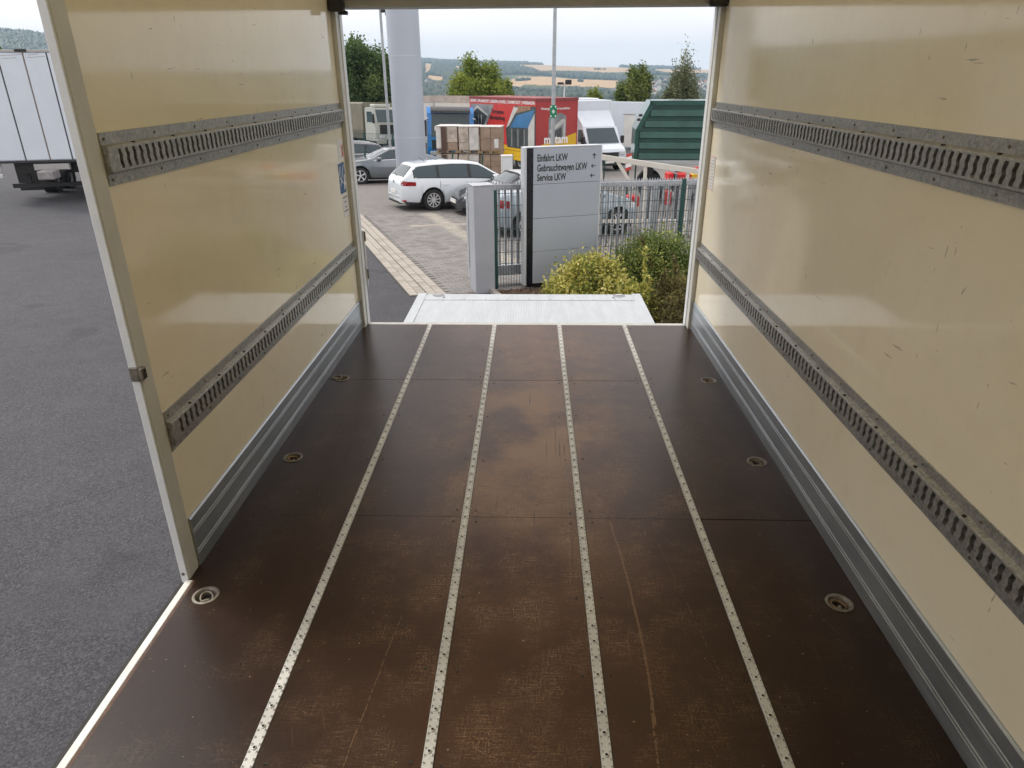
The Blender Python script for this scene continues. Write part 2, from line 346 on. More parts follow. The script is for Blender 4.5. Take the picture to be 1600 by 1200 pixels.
def leaves(name, centers, sizes, tints, mat, parent=None, aspect=.55, up=0.0, loc=None):
    """one mesh of leaf-shaped faces"""
    N = len(centers); c = np.asarray(centers, float); sz = np.asarray(sizes, float)
    a = RNG.normal(size=(N, 3)); a /= np.linalg.norm(a, axis=1)[:, None]
    b = RNG.normal(size=(N, 3)); b[:, 2] += up; b -= a*(a*b).sum(1)[:, None]; b /= np.linalg.norm(b, axis=1)[:, None]
    V = np.empty((N, 4, 3)); V[:, 0] = c-a*sz[:, None]; V[:, 1] = c+b*(sz*aspect)[:, None]; V[:, 2] = c+a*sz[:, None]; V[:, 3] = c-b*(sz*aspect)[:, None]
    nrm = np.cross(a, b); V[:, 0] += nrm*(sz*.25)[:, None]; V[:, 2] += nrm*(sz*.25)[:, None]
    me = bpy.data.meshes.new(name); me.vertices.add(N*4); me.vertices.foreach_set('co', V.reshape(-1)); me.loops.add(N*4); me.loops.foreach_set('vertex_index', np.arange(N*4, dtype=np.int32))
    me.polygons.add(N); me.polygons.foreach_set('loop_start', np.arange(0, N*4, 4, dtype=np.int32)); me.polygons.foreach_set('loop_total', np.full(N, 4, np.int32))
    at = me.attributes.new('tint', 'FLOAT', 'POINT'); at.data.foreach_set('value', np.repeat(np.asarray(tints, np.float32), 4))
    me.materials.append(mat); me.update(); me.validate()
    return put(name, me, parent, loc)
def circle(cx, cy, r, n=24): return [(cx+r*math.cos(2*math.pi*i/n), cy+r*math.sin(2*math.pi*i/n)) for i in range(n)]
def plate_with_holes(outer, holes, z0, z1, c=.0012):
    """flat board with round holes, as vertices and faces"""
    loops = [[Vector((x, y, 0)) for x, y in outer]]+[[Vector((x, y, 0)) for x, y in h] for h in holes]
    tris = geometry.tessellate_polygon(loops); pts = [p for l in loops for p in l]
    mb = MB(); n = len(pts); mb.add([(p.x, p.y, z1) for p in pts]+[(p.x, p.y, z0) for p in pts], [tuple(t) for t in tris]+[tuple(i+n for i in t[::-1]) for t in tris])
    o = 0; fs = []
    for l in loops:
        k = len(l)
        for i in range(k): a, b = o+i, o+(i+1) % k; fs.append((a, b, n+b, n+a))
        o += k
    mb.f += fs; mb.mi += [0]*len(fs); return mb

# ================================================================== THE SETTING: yard, paving, hills
def ground_grid(name, xs, ys, dz, mat, inside=None):
    mb = MB(); nx, ny = len(xs), len(ys)
    mb.v = [(x, y, g(x, y)+dz) for y in ys for x in xs]
    for j in range(ny-1):
        for i in range(nx-1):
            if inside is None or inside((xs[i]+xs[i+1])/2, (ys[j]+ys[j+1])/2): mb.f.append((j*nx+i, j*nx+i+1, (j+1)*nx+i+1, (j+1)*nx+i)); mb.mi.append(0)
    return tag(mb.build(name, mat), kind='structure')
ground_grid('asphalt', list(np.linspace(-80, 60, 29)), list(np.linspace(-40, 75, 24)), 0, ASPH)

# paved parking: base sheet with joint colour, real setts near the gate, brick-pattern material further off
GUT = G(690, 455); PIL = G(750, 456)
def site(p): d = Vector((p[0]-PIL.x, p[1]-PIL.y, 0)); return d.dot(E1), d.dot(E2)
def unsite(a, b, dz=0): p = PIL+E1*a+E2*b; return Vector((p.x, p.y, g(p.x, p.y)+dz))
A_GUT = site(GUT)[0]+.02             # gutter's right edge in site coordinates
PAVE_GREY = M('sett_grey', (.228, .216, .205), .85, 0, .22, 3, .3, 60)
PAVE_GREY2 = M('sett_grey_brown', (.19, .181, .173), .85, 0, .22, 3, .3, 60)
PAVE_LIGHT = M('sett_pale', (.345, .318, .275), .85, 0, .18, 3, .3, 60)
JOINT = M('joint_sand', (.07, .065, .06), .9)
def far_pave_mat():
    mt, nt, b, co = base('far_setts'); mp = nt.nodes.new('ShaderNodeMapping'); mp.inputs['Rotation'].default_value = (0, 0, -SITE); nt.links.new(co, mp.inputs[0])
    br = nt.nodes.new('ShaderNodeTexBrick'); br.inputs['Scale'].default_value = 1; br.inputs['Brick Width'].default_value = .2; br.inputs['Row Height'].default_value = .1; br.inputs['Mortar Size'].default_value = .006
    br.inputs['Color1'].default_value = (.22, .205, .19, 1); br.inputs['Color2'].default_value = (.16, .15, .14, 1); br.inputs['Mortar'].default_value = (.07, .065, .06, 1)
    nt.links.new(mp.outputs[0], br.inputs['Vector']); c = mixc(nt, math_(nt, 'MULTIPLY', noise(nt, co, .8, 5), .5), br.outputs[0], (.19, .175, .16))
    nt.links.new(c, b.inputs['Base Color']); b.inputs['Roughness'].default_value = .85; return mt
mb = MB(); c4 = [unsite(a, b, .006) for a, b in ((A_GUT, -.1), (26, -.1), (26, 30), (A_GUT, 30))]
mb.quad(*c4); paving = tag(mb.build('paving', far_pave_mat()), kind='structure')
# setts: 20 x 10 cm, running courses along the gate line
def sett_mesh(l, w, mat, h=.016):
    m_ = MB(); c = .006
    lo = [(-l/2, -w/2), (l/2, -w/2), (l/2, w/2), (-l/2, w/2)]; hi = [(-l/2+c, -w/2+c), (l/2-c, -w/2+c), (l/2-c, w/2-c), (-l/2+c, w/2-c)]
    m_.add([(x, y, 0) for x, y in lo]+[(x, y, h-.003) for x, y in lo]+[(x, y, h) for x, y in hi],
           [(0, 1, 5, 4), (1, 2, 6, 5), (2, 3, 7, 6), (3, 0, 4, 7), (4, 5, 9, 8), (5, 6, 10, 9), (6, 7, 11, 10), (7, 4, 8, 11), (8, 9, 10, 11)]); return m_
q_g = (Vector((0, 0, 1)).rotation_difference(GN) @ Matrix.Rotation(SITE, 3, 'Z').to_quaternion()).to_euler()
sett_g = sett_mesh(.192, .092, None).mesh('sett', PAVE_GREY); sett_g2 = sett_mesh(.192, .092, None).mesh('sett', PAVE_GREY2); sett_l = sett_mesh(.192, .092, None).mesh('sett', PAVE_LIGHT)
bays = [2.9, 5.4, 7.9]               # pale lines between parking bays (distance along the gutter)
def sett_kind(a, b):
    if abs((a-A_GUT-2.05) - 0) < .0: return sett_l
    if abs(a-(A_GUT+1.98)) < .2 and b > 2.0: return sett_l
    if a > A_GUT+.9 and abs(b-7.2) < .16: return sett_l
    return sett_g if RNG.random() < .62 else sett_g2
cells = []; nb = 0
b = .0
while b < 9.5:
    a = A_GUT+.1+(.1 if nb % 2 else 0)
    while a < A_GUT+6.6:
        u, v = proj(unsite(a, b))
        if 540 < u < 830 and 255 < v < 470: cells.append((a, b, v))
        a += .2
    b += .1; nb += 1
cells.sort(key=lambda c: -c[2]); rest = {0: MB(), 1: MB(), 2: MB()}
for i, (a, b, v) in enumerate(cells):
    P = unsite(a, b, .004+RNG.normal()*.0012); me = sett_kind(a, b)
    if i < 290: put('sett', me, paving, P, q_g)
    else:
        k = [sett_g, sett_g2, sett_l].index(me); mb = rest[k]; o = len(mb.v); hw, hd = .096, .046
        pts = [E1*sx*hw+E2*sy*hd for sx, sy in ((-1, -1), (1, -1), (1, 1), (-1, 1))]
        mb.add([(P.x+q.x, P.y+q.y, g(P.x+q.x, P.y+q.y)+.006) for q in pts]+[(P.x+q.x*.94, P.y+q.y*.9, g(P.x+q.x*.94, P.y+q.y*.9)+.020) for q in pts],
               [(0, 1, 5, 4), (1, 2, 6, 5), (2, 3, 7, 6), (3, 0, 4, 7), (4, 5, 6, 7)])
for k, mt in ((0, PAVE_GREY), (1, PAVE_GREY2), (2, PAVE_LIGHT)): tag(rest[k].build('sett_field', mt, paving), kind='stuff')
# gutter: four pale courses with a sunken joint, laid along the edge of the asphalt
mb = MB(); mb.quad(*[unsite(a, b, .009) for a, b in ((A_GUT-.64, .3), (A_GUT, -.1), (A_GUT, 14), (A_GUT-.64, 14))]); gutter = tag(mb.build('gutter', JOINT), kind='structure')
gm = sett_mesh(.142, .225, None, .02).mesh('sett', PAVE_LIGHT); gm2 = sett_mesh(.142, .225, None, .02).mesh('sett', M('sett_pale_worn', (.29, .265, .225), .85, 0, .2, 3, .3, 60))
n = 0
for i in range(4):
    b = .05+.11*(i % 2)
    while b < 13.5 and n < 290:
        a = A_GUT-.08-.15*i-(.02 if i > 1 else 0)
        u, v = proj(unsite(a, b))
        if 530 < u < 760 and v < 480: put('sett', gm if RNG.random() < .7 else gm2, gutter, unsite(a, b, .006-(.006 if i == 1 else 0)), q_g); n += 1
        b += .232
# planting bed beside the gate, with a concrete edging
BED = M('bed_mulch', (.10, .065, .045), .95, 0, .4, 9, .6, 50)
mb = MB(); mb.quad(*[unsite(a, b, .012) for a, b in ((.24, -3.2), (7.5, -3.2), (7.5, -.02), (.24, -.02))]); bed = tag(mb.build('planting_bed', BED), kind='structure')
mb = MB()
for i in range(16):
    a = .14; b0 = -3.2+i*.2; P = [unsite(a+da, b0+db, 0) for da, db in ((0, .003), (.09, .003), (.09, .197), (0, .197))]
    mb.add([p for p in P]+[p+Vector((0, 0, .07)) for p in P], [(0, 3, 2, 1), (4, 5, 6, 7), (0, 1, 5, 4), (1, 2, 6, 5), (2, 3, 7, 6), (3, 0, 4, 7)])
mb.build('edging', M('concrete_edging', (.30, .27, .25), .85, 0, .2), bed)
ch = [unsite(.3+RNG.random()*6.5, -3+RNG.random()*2.95, .02+RNG.random()*.02) for _ in range(5000)]
lv = leaves('bark_chips', ch, RNG.uniform(.012, .035, 5000), RNG.random(5000), leaf_material('bark_chip', [(0, (.05, .03, .02)), (.6, (.16, .09, .055)), (1, (.30, .20, .13))], .05), bed); tag(lv, kind='stuff')

# ---- hills
def interp(x, pts):
    if x <= pts[0][0]: return pts[0][1]
    for (x0, y0), (x1, y1) in zip(pts, pts[1:]):
        if x <= x1: return y0+(y1-y0)*(x-x0)/(x1-x0)
    return pts[-1][1]
RIDGE = [(-1.6, .070), (-.70, .0655), (-.62, .056), (-.45, .046), (-.25, .034), (-.19, .029), (-.11, .0245), (0, .0205), (.07, .0178), (.16, .0155), (.25, .0118), (.4, .012), (1.6, .02)]
RDIST = [(-.75, 1700), (-.5, 2000), (-.2, 2900), (.3, 3300), (1, 3000)]
def hillz(s, az):
    t = math.tan(max(-1.3, min(1.3, az))) if abs(az) < 1.5 else 1.6
    sr = interp(az, RDIST); zr = CAM.z+interp(max(-1.6, min(1.6, t)), RIDGE)*sr*max(.5, math.cos(az))-9
    if s < 75: return -4.2
    if s < 700:
        k = (s-75)/625; k = k*k*(3-2*k); z = -4.2-20*k
    elif s < 1150: z = -24.2+(s-700)/450*1.5
    elif s < sr: k = (s-1150)/(sr-1150); z = -22.7+(zr+22.7)*(k**.95)
    else: z = zr-(s-sr)*.05
    und = math.sin(s*.0043+az*9)*math.sin(az*17+s*.0011)*min(6, s*.0022)*(1 if s < sr*.9 else .3)
    return z+und
FIELDS = [[(786,129),(812,119.5),(861,120),(890,123),(970,126),(962,137.5),(919,135.5),(890,134),(821,132),(807,137.5)],
          [(798,101),(832,101),(878,102),(947,104),(1000,107),(985,112),(948,113.5),(910,110.5),(844,110.5),(830,105)],
          [(662,99),(676,99),(674,107),(662,116)], [(703,100),(721,104.5),(718,108)], [(1005,107.5),(1112,109),(1110,114),(1050,113.5)], [(668,117),(700,121),(690,126),(664,124)],
          [(560,118),(600,116),(604,124),(566,128)]]
def inpoly(x, y, poly):
    c = False; j = len(poly)-1
    for i in range(len(poly)):
        if (poly[i][1] > y) != (poly[j][1] > y) and x < (poly[j][0]-poly[i][0])*(y-poly[i][1])/(poly[j][1]-poly[i][1])+poly[i][0]: c = not c
        j = i
    return c
def is_field(x, y, z):
    u, v = proj((x, y, z)); return any(inpoly(u, v, f) for f in FIELDS)
azs = list(np.linspace(-1.35, -.72, 14))+list(np.linspace(-.70, -.56, 30))+list(np.linspace(-.54, -.26, 12))+list(np.linspace(-.25, .27, 240))+list(np.linspace(.3, 1.35, 18))
ss = [70, 90, 130, 200, 300, 450, 600, 700, 800, 950]+list(np.linspace(1050, 3400, 105))+[3600, 4000, 4500]
mb = MB(); fl = []
for s in ss:
    for az in azs:
        x, y = CAM.x+s*math.sin(az), s*math.cos(az); z = hillz(s, az); mb.v.append((x, y, z))
        fl.append(1.0 if (s > 900 and is_field(x, y, z)) else 0.0)
na = len(azs); mb.f = [(j*na+i, j*na+i+1, (j+1)*na+i+1, (j+1)*na+i) for j in range(len(ss)-1) for i in range(na-1)]; mb.mi = [0]*len(mb.f)
def hill_mat():
    mt, nt, b, co = base('hill_land'); a = nt.nodes.new('ShaderNodeAttribute'); a.attribute_name = 'field'
    n = noise(nt, co, .012, 6, .65); n2 = noise(nt, co, .08, 4)
    c1 = ramp(nt, n, [(.3, (.045, .065, .022)), (.7, (.10, .115, .045))]); c2 = ramp(nt, math_(nt, 'ADD', math_(nt, 'MULTIPLY', n, .5), math_(nt, 'MULTIPLY', n2, .5)), [(.3, (.40, .26, .13)), (.7, (.52, .36, .20))])
    nt.links.new(mixc(nt, a.outputs['Fac'], c1, c2), b.inputs['Base Color']); b.inputs['Roughness'].default_value = .95; b.inputs['Specular IOR Level'].default_value = .1; return mt
hills = tag(mb.build('hills', hill_mat(), None, True, 180), kind='structure')
at_ = hills.data.attributes.new('field', 'FLOAT', 'POINT'); at_.data.foreach_set('value', np.array(fl, np.float32))
# far woods: one mass of tree crowns on the slopes, hedges between the fields
ico = bmesh.new(); bmesh.ops.create_icosphere(ico, subdivisions=1, radius=1); ico.verts.index_update()
IV = np.array([v.co[:] for v in ico.verts]); IF = np.array([[v.index for v in f.verts] for f in ico.faces]); ico.free()
def wood(name, spots, mat):
    N = len(spots); V = np.empty((N, len(IV), 3)); T = np.empty((N, len(IV)), np.float32)
    for i, (x, y, z, r, h) in enumerate(spots):
        V[i] = IV*(r, r, h)*(1+RNG.normal(size=(len(IV), 1))*.16)+(x, y, z+h*.5); T[i] = RNG.random()
    me = bpy.data.meshes.new(name); f = (IF[None]+np.arange(N)[:, None, None]*len(IV)).reshape(-1, 3)
    me.from_pydata(V.reshape(-1, 3).tolist(), [], f.tolist()); a = me.attributes.new('tint', 'FLOAT', 'POINT'); a.data.foreach_set('value', T.reshape(-1)); me.materials.append(mat)
    me.polygons.foreach_set('use_smooth', [True]*len(me.polygons)); return tag(put(name, me), kind='stuff')
spots = []
for _ in range(82000):
    q_ = RNG.random()
    if q_ < .17: az = RNG.uniform(-.69, -.57)
    elif q_ < .34: az = RNG.uniform(-1.0, .75)
    else: az = RNG.uniform(-.235, .265)
    smax = interp(az, RDIST)+40; s = 560+(smax-560)*RNG.random()**.75
    x, y = CAM.x+s*math.sin(az), s*math.cos(az); z = hillz(s, az)
    u, v = proj((x, y, z))
    dens = .5+.5*math.sin(x*.011+math.sin(y*.006)*2)*math.cos(y*.0075+x*.004)
    if az > -.5 and dens < .30 and not (smax-140 < s): continue
    if 996 < u and v > 125 and RNG.random() < (.93 if v < 156 else .8): continue
    r = RNG.uniform(3.2, 6.2); hq = r*RNG.uniform(.9, 1.4)
    if is_field(x, y, z) or is_field(x, y, z+hq*1.4) or is_field(x, y, z+hq*.7): continue
    spots.append((x, y, z, r, hq))
for (u0, v0, u1, v1, n_) in ((806, 126.5, 828, 125.5, 20), (904, 127.5, 910, 127.5, 5), (926, 108.5, 948, 109.5, 10), (838, 114, 960, 117, 70), (786, 139, 830, 142, 40), (830, 143, 960, 147, 90)):
    for k in range(n_):
        t = RNG.random(); u, v = u0+(u1-u0)*t, v0+(v1-v0)*t+RNG.normal()*.4; q = ray(u, v); az = math.atan2(q.x, 1); s = 1000
        while s < 3600 and CAM.z+q.z*s*math.cos(az) > hillz(s, az): s += 8
        x, y = CAM.x+s*math.sin(az), s*math.cos(az); r = RNG.uniform(2.5, 5); spots.append((x, y, hillz(s, az), r, r*1.0))
wood('far_wood', spots, leaf_material('far_wood_leaf', [(0, (.012, .026, .011)), (.5, (.023, .042, .017)), (1, (.045, .065, .025))], .0)); 
tag(bpy.data.objects['far_wood'], 'dark green woods and hedges spread over the distant hillsides', 'woods')
# village houses in the valley
HW = [M('house_render_white', (.72, .70, .66), .8), M('house_render_cream', (.62, .55, .44), .8)]; HR = [M('roof_red', (.27, .09, .055), .8), M('roof_dark', (.09, .085, .09), .7), M('roof_brown', (.17, .09, .06), .8)]
HOUSES = [(1001,134,11,0,0,'white house with a red roof low on the village slope'),(1012,131,10,1,1,'cream house with dark roof in the village'),(1022,136,12,0,2,'white house with a brown roof in the village'),(1030,130,10,0,0,'white house with red roof above the birch'),
 (1003,143,12,0,1,'white house with dark roof beside the round green tree'),(1016,141,10,0,0,None),(1027,142,12,0,1,None),(1036,138,10,1,0,None),(970,146,14,0,1,'pale hall with dark roof left of the round green tree'),(960,149,12,0,1,None),(1008,149,13,0,1,None),(1020,149,11,0,0,None),
 (1094,133,10,0,0,None),(1100,138,11,0,1,None),(1091,142,12,0,2,None),(1103,131,9,0,0,None),(1098,147,12,0,1,None),(1106,143,11,0,0,None),(670,135,15,0,1,'gabled pale house below the wooded slope beside the big column'),(684,141,12,1,2,None),(1040,128,9,0,0,None),(1010,126,9,0,0,None)]
GENERIC = {0: 'small white village house with a red roof', 1: 'small white village house with a dark roof', 2: 'small white village house with a brown roof'}
for u, v, w, wi, ri, lab in HOUSES:
    q = ray(u, v); az = math.atan2(q.x, 1); s = 760
    while s < 3500 and CAM.z+q.z*s*math.cos(az) > hillz(s, az): s += 5
    x, y = CAM.x+s*math.sin(az), s*math.cos(az); d = w*.8; hh = w*.55
    lab = lab or (GENERIC[ri].replace('white', 'cream') if wi else GENERIC[ri])
    t = thing('village_house', lab, 'house', (x, y, hillz(s, az)-.5), RNG.uniform(-.7, .7), 'houses of the village in the valley')
    mb = MB(); mb.prism([(-d/2, 0), (d/2, 0), (d/2, hh), (0, hh+d*.42), (-d/2, hh)], -w/2, w/2, 'y'); mb.build('wall', HW[wi], t)
    mb = MB(); e = .5
    for sg in (-1, 1): mb.prism([(0, hh+d*.42+.05), (sg*(d/2+e), hh-.84*e+.05), (sg*(d/2+e), hh-.84*e+.4), (0, hh+d*.42+.45)], -w/2-.5, w/2+.5, 'y')
    mb.build('roof', HR[ri], t)

# ================================================================== THE TRUCK BOX we stand in
XL, XR, YR, YF, YO = -1.245, 1.225, 4.95, -1.2, 2.04      # inner walls, rear edge, front wall, side opening's rear edge
truck = thing('box_truck', 'open cargo box of a truck with cream walls and worn brown plywood floor', 'truck')
# floor
fl_ = MB().box(XL-.04, XR+.04, YF, YR, -.075, -.024).build('floor', DARKHOLE, truck)
SX = (-.735, -.245, .245, .735); SW = .0165
cols = [(XL, SX[0]-SW)]+[(SX[i]+SW, SX[i+1]-SW) for i in range(3)]+[(SX[3]+SW, XR)]
seams = [YF, -.46, .99, 2.44, 3.894, YR-.005]
RINGS = [(-1.1415, 1.93), (-1.1415, 2.922), (-1.148, 3.905), (1.129, 1.94), (1.131, 2.922), (1.126, 3.905), (-1.1415, .94), (1.13, .94)]
HR_ = .0385
for ci, (x0, x1) in enumerate(cols):
    for r in range(len(seams)-1):
        y0, y1 = seams[r]+.0014, seams[r+1]-.0014; outer = [(x0+.001, y0)]; holes = []; top = []; bot = []
        for rx, ry in RINGS:
            if not x0 < rx < x1: continue
            if y0+HR_ < ry < y1-HR_: holes.append(circle(rx, ry, HR_, 28)[::-1])
            elif abs(ry-y0) < HR_:
                h_ = y0-ry; a0 = math.asin(h_/HR_); bot = [(rx+HR_*math.cos(math.pi-a0-(math.pi-2*a0)*k/14), ry+HR_*math.sin(math.pi-a0-(math.pi-2*a0)*k/14)) for k in range(15)]
            elif abs(ry-y1) < HR_:
                h_ = y1-ry; a0 = math.asin(h_/HR_); top = [(rx+HR_*math.cos(a0-(math.pi+2*a0)*k/14), ry+HR_*math.sin(a0-(math.pi+2*a0)*k/14)) for k in range(15)]
        outer += bot+[(x1-.001, y0), (x1-.001, y1)]+top+[(x0+.001, y1)]
        dz = RNG.normal()*.0005
        plate_with_holes(outer, holes, -.0235, dz).build('floor_panel', PLY, fl_)
mb = MB()
for sx in SX:
    for yy in [1.28, 1.6, 1.94, 2.40, 2.48, 2.92, 3.40, 3.85, 3.935, 4.40, 4.86]:
        for d in (-.045, .045): mb.lathe([(.0052, .0), (.0045, .0012), (.002, .0006), (0, .0006)], 7, (sx+d+RNG.normal()*.006, yy+RNG.normal()*.006, .0008))
tag(mb.build('floor_screws', M('screw_dark', (.02, .018, .016), .5, .3), fl_), kind='stuff')
# anti-slip strips with punched studs
mb = MB(); mb.cbox(-SW+.0008, SW-.0008, YF, YR-.006, -.022, .0025, .001)
yy = .9
while yy < YR-.03:
    mb.cur = 0; mb.lathe([(.0085, .0025), (.0062, .0058), (.0045, .0062)], 8, (0, yy, 0)); mb.cur = 1; mb.lathe([(.0052, .0060), (.0015, .0032)], 8, (0, yy, 0)); mb.lathe([(.0016, .0031), (0, .003)], 6, (0, yy, 0))
    for k in range(3):
        for sx in (-.0108, .0108):
            mb.cur = 0; y2 = yy+.0116+k*.0232; mb.lathe([(.0052, .0025), (.0036, .0046), (.0020, .0047)], 6, (sx, y2, 0)); mb.cur = 1; mb.lathe([(.0021, .0047), (.001, .003), (0, .003)], 6, (sx, y2, 0))
    yy += .0697
sm = mb.mesh('floor_strip', [ALU_STRIP, DARKHOLE])
for x in SX: put('floor_strip', sm, truck, (x, 0, 0))
# dark sealed joint along the walls, sill at the rear, white sill in the side opening
MB().box(XL-.002, XL+.006, YO, YR-.01, -.002, .004).build('wall_joint', RUST, truck); MB().box(XR-.006, XR+.002, YF, YR-.01, -.002, .004).build('wall_joint', RUST, truck)
MB().cbox(XL-.06, XR+.06, YR, YR+.055, -.16, -.004, .004).build('rear_sill', M('sill_aluminium', (.50, .49, .45), .42, .4, .15, 8), truck)
MB().cbox(XL-.006, XL+.020, YF, YO-.03, -.16, .0045, .002).build('side_sill', M('sill_white', (.72, .72, .69), .45, 0, .14, 14), truck)
MB().box(XL+.0205, XL+.030, YF, YO-.03, -.01, .0018).build('sill_gap', M('gap_brown', (.10, .05, .035), .7, 0, .4, 20), truck)
# lashing rings
def lashing(x, y, out, a):
    t = put('lashing_ring', None, truck, (x, y, 0)); t.empty_display_size = .05
    MB().lathe([(.0384, .0005), (.0384, .0012), (.0475, .0012), (.0470, .0035), (.0385, .0045), (.036, .002), (.0345, -.018), (.03, -.0235), (0, -.0237)], 28).build('cup', STEEL, t, True, 50)
    MB().lathe([(.0325, -.0232), (.0315, -.0222), (0, -.0222)], 20).build('cup_bottom', DARKHOLE, t)
    pts = [(.021*math.cos(k*math.pi*2/18), .027*math.sin(k*math.pi*2/18), 0) for k in range(19)]
    ring = MB().tube(pts, .0042, 7).build('ring', RUST if a else STEEL, t, True, 60)
    if out: ring.location = (-.028, .0, .006); ring.rotation_euler = (0, R(-8), R(80))
    else: ring.location = (0, .003, -.011); ring.rotation_euler = (R(10), 0, R(28+40*a))
    MB().cbox(-.016, .016, -.006, .006, -.021, -.008, .003).build('lug', STEEL, t, loc=(0, -.012, 0), rot=(0, 0, R(28+40*a)))
for i, (x, y) in enumerate(RINGS): lashing(x, y, i == 2, i % 2)
# walls
TH = .021
MB().box(XL-TH, XL, YO+.03, YR-.07, -.02, 2.33).build('wall_panel', WALL, truck)
MB().box(XL-TH, XL, YF, .25, -.02, 2.33).build('wall_panel', WALL, truck)
MB().box(XL-TH, XL, .25, YO+.028, 2.16, 2.33).build('door_lintel', WALL, truck)
MB().box(XR, XR+TH, YF, YR-.07, -.02, 2.33).build('wall_panel', WALL, truck)
MB().box(XL-TH, XR+TH, YF-.06, YF-.001, -.16, 2.36).build('front_wall', WALL, truck)
MB().box(XL-TH, XR+TH, YF, YR+.05, 2.334, 2.336).build('roof_skin', ROOF, truck)
for k in range(10): MB().cbox(XL, XR, YF+.35+k*.6, YF+.39+k*.6, 2.302, 2.331, .004).build('roof_bow', OFFWHITE, truck)
MB().box(XL-TH-.004, XL-TH+.0, YF, YR, 2.25, 2.36).build('roof_edge', FRAME_WHITE, truck)
# frame post at the side opening
MB().cbox(XL-.022, XL+.006, YO-.020, YO+.050, -.012, 2.16, .003).build('door_post', OFFWHITE, truck)
MB().cbox(XL-.0245, XL+.003, YO-.0285, YO-.0205, -.012, 2.16, .002).build('door_post_lit_face', FRAME_WHITE, truck)  # whiter slab over the post's front face, the light on it painted in
MB().cbox(XL-.022, XL+.004, .255, .33, -.012, 2.155, .003).build('door_post', OFFWHITE, truck)
k = put('latch', None, truck, (XL-.004, YO-.020, .838))
MB().cbox(-.016, .014, -.018, -.009, -.024, .024, .002).build('latch_plate', STEEL, k); MB().cbox(.011, .026, -.016, .012, -.021, .021, .003).build('latch_cup', STEEL, k); MB().box(.015, .028, -.012, .006, -.015, .015).build('latch_slot', DARKHOLE, k)
MB().lathe([(.006, 0), (.006, .003), (0, .004)], 8).build('screw', STEEL, truck, loc=(XL-.012, YO-.029, .03), rot=(R(90), 0, 0))
# rear portal
def portal(sx, X):
    a, b = sorted((X, X-sx*.03)); MB().cbox(a, b, YR-.085, YR-.012, -.002, 2.118, .003).build('rear_post', OFFWHITE, truck)
    a, b = sorted((X+sx*.03, X-sx*.036)); MB().cbox(a, b, YR-.011, YR+.058, -.003, 2.118, .003).build('rear_post_edge', FRAME_WHITE, truck)
portal(-1, XL); portal(1, XR)
MB().cbox(XL-.037, XL+.048, YR+.0585, YR+.075, .28, .70, .003).build('hinge_cover', FRAME_WHITE, truck)
for zz in (.62, .34): MB().cyl((XL+.05, YR+.066, zz), (XL+.05, YR+.066, zz+.07), .008, n=8).build('hinge_pin', STEEL, truck)
MB().cbox(XL-.06, XR+.06, YR-.10, YR+.058, 2.119, 2.33, .004).build('header_beam', HEADER, truck)
MB().cbox(XL+.005, XL+.10, YR-.16, YR-.102, 2.095, 2.16, .006).build('shutter_bracket', BLACK, truck); MB().cbox(XR-.11, XR-.005, YR-.16, YR-.102, 2.105, 2.16, .006).build('shutter_bracket', BLACK, truck)
MB().cbox(XL+.06, XL+.115, YR-.13, YR-.09, 2.078, 2.10, .004).build('shutter_hook', BLACK, truck)
MB().cyl((XL+.1, YR-.12, 2.2), (XR-.1, YR-.12, 2.2), .035, n=14).build('shutter_shaft', HEADER, truck, True)
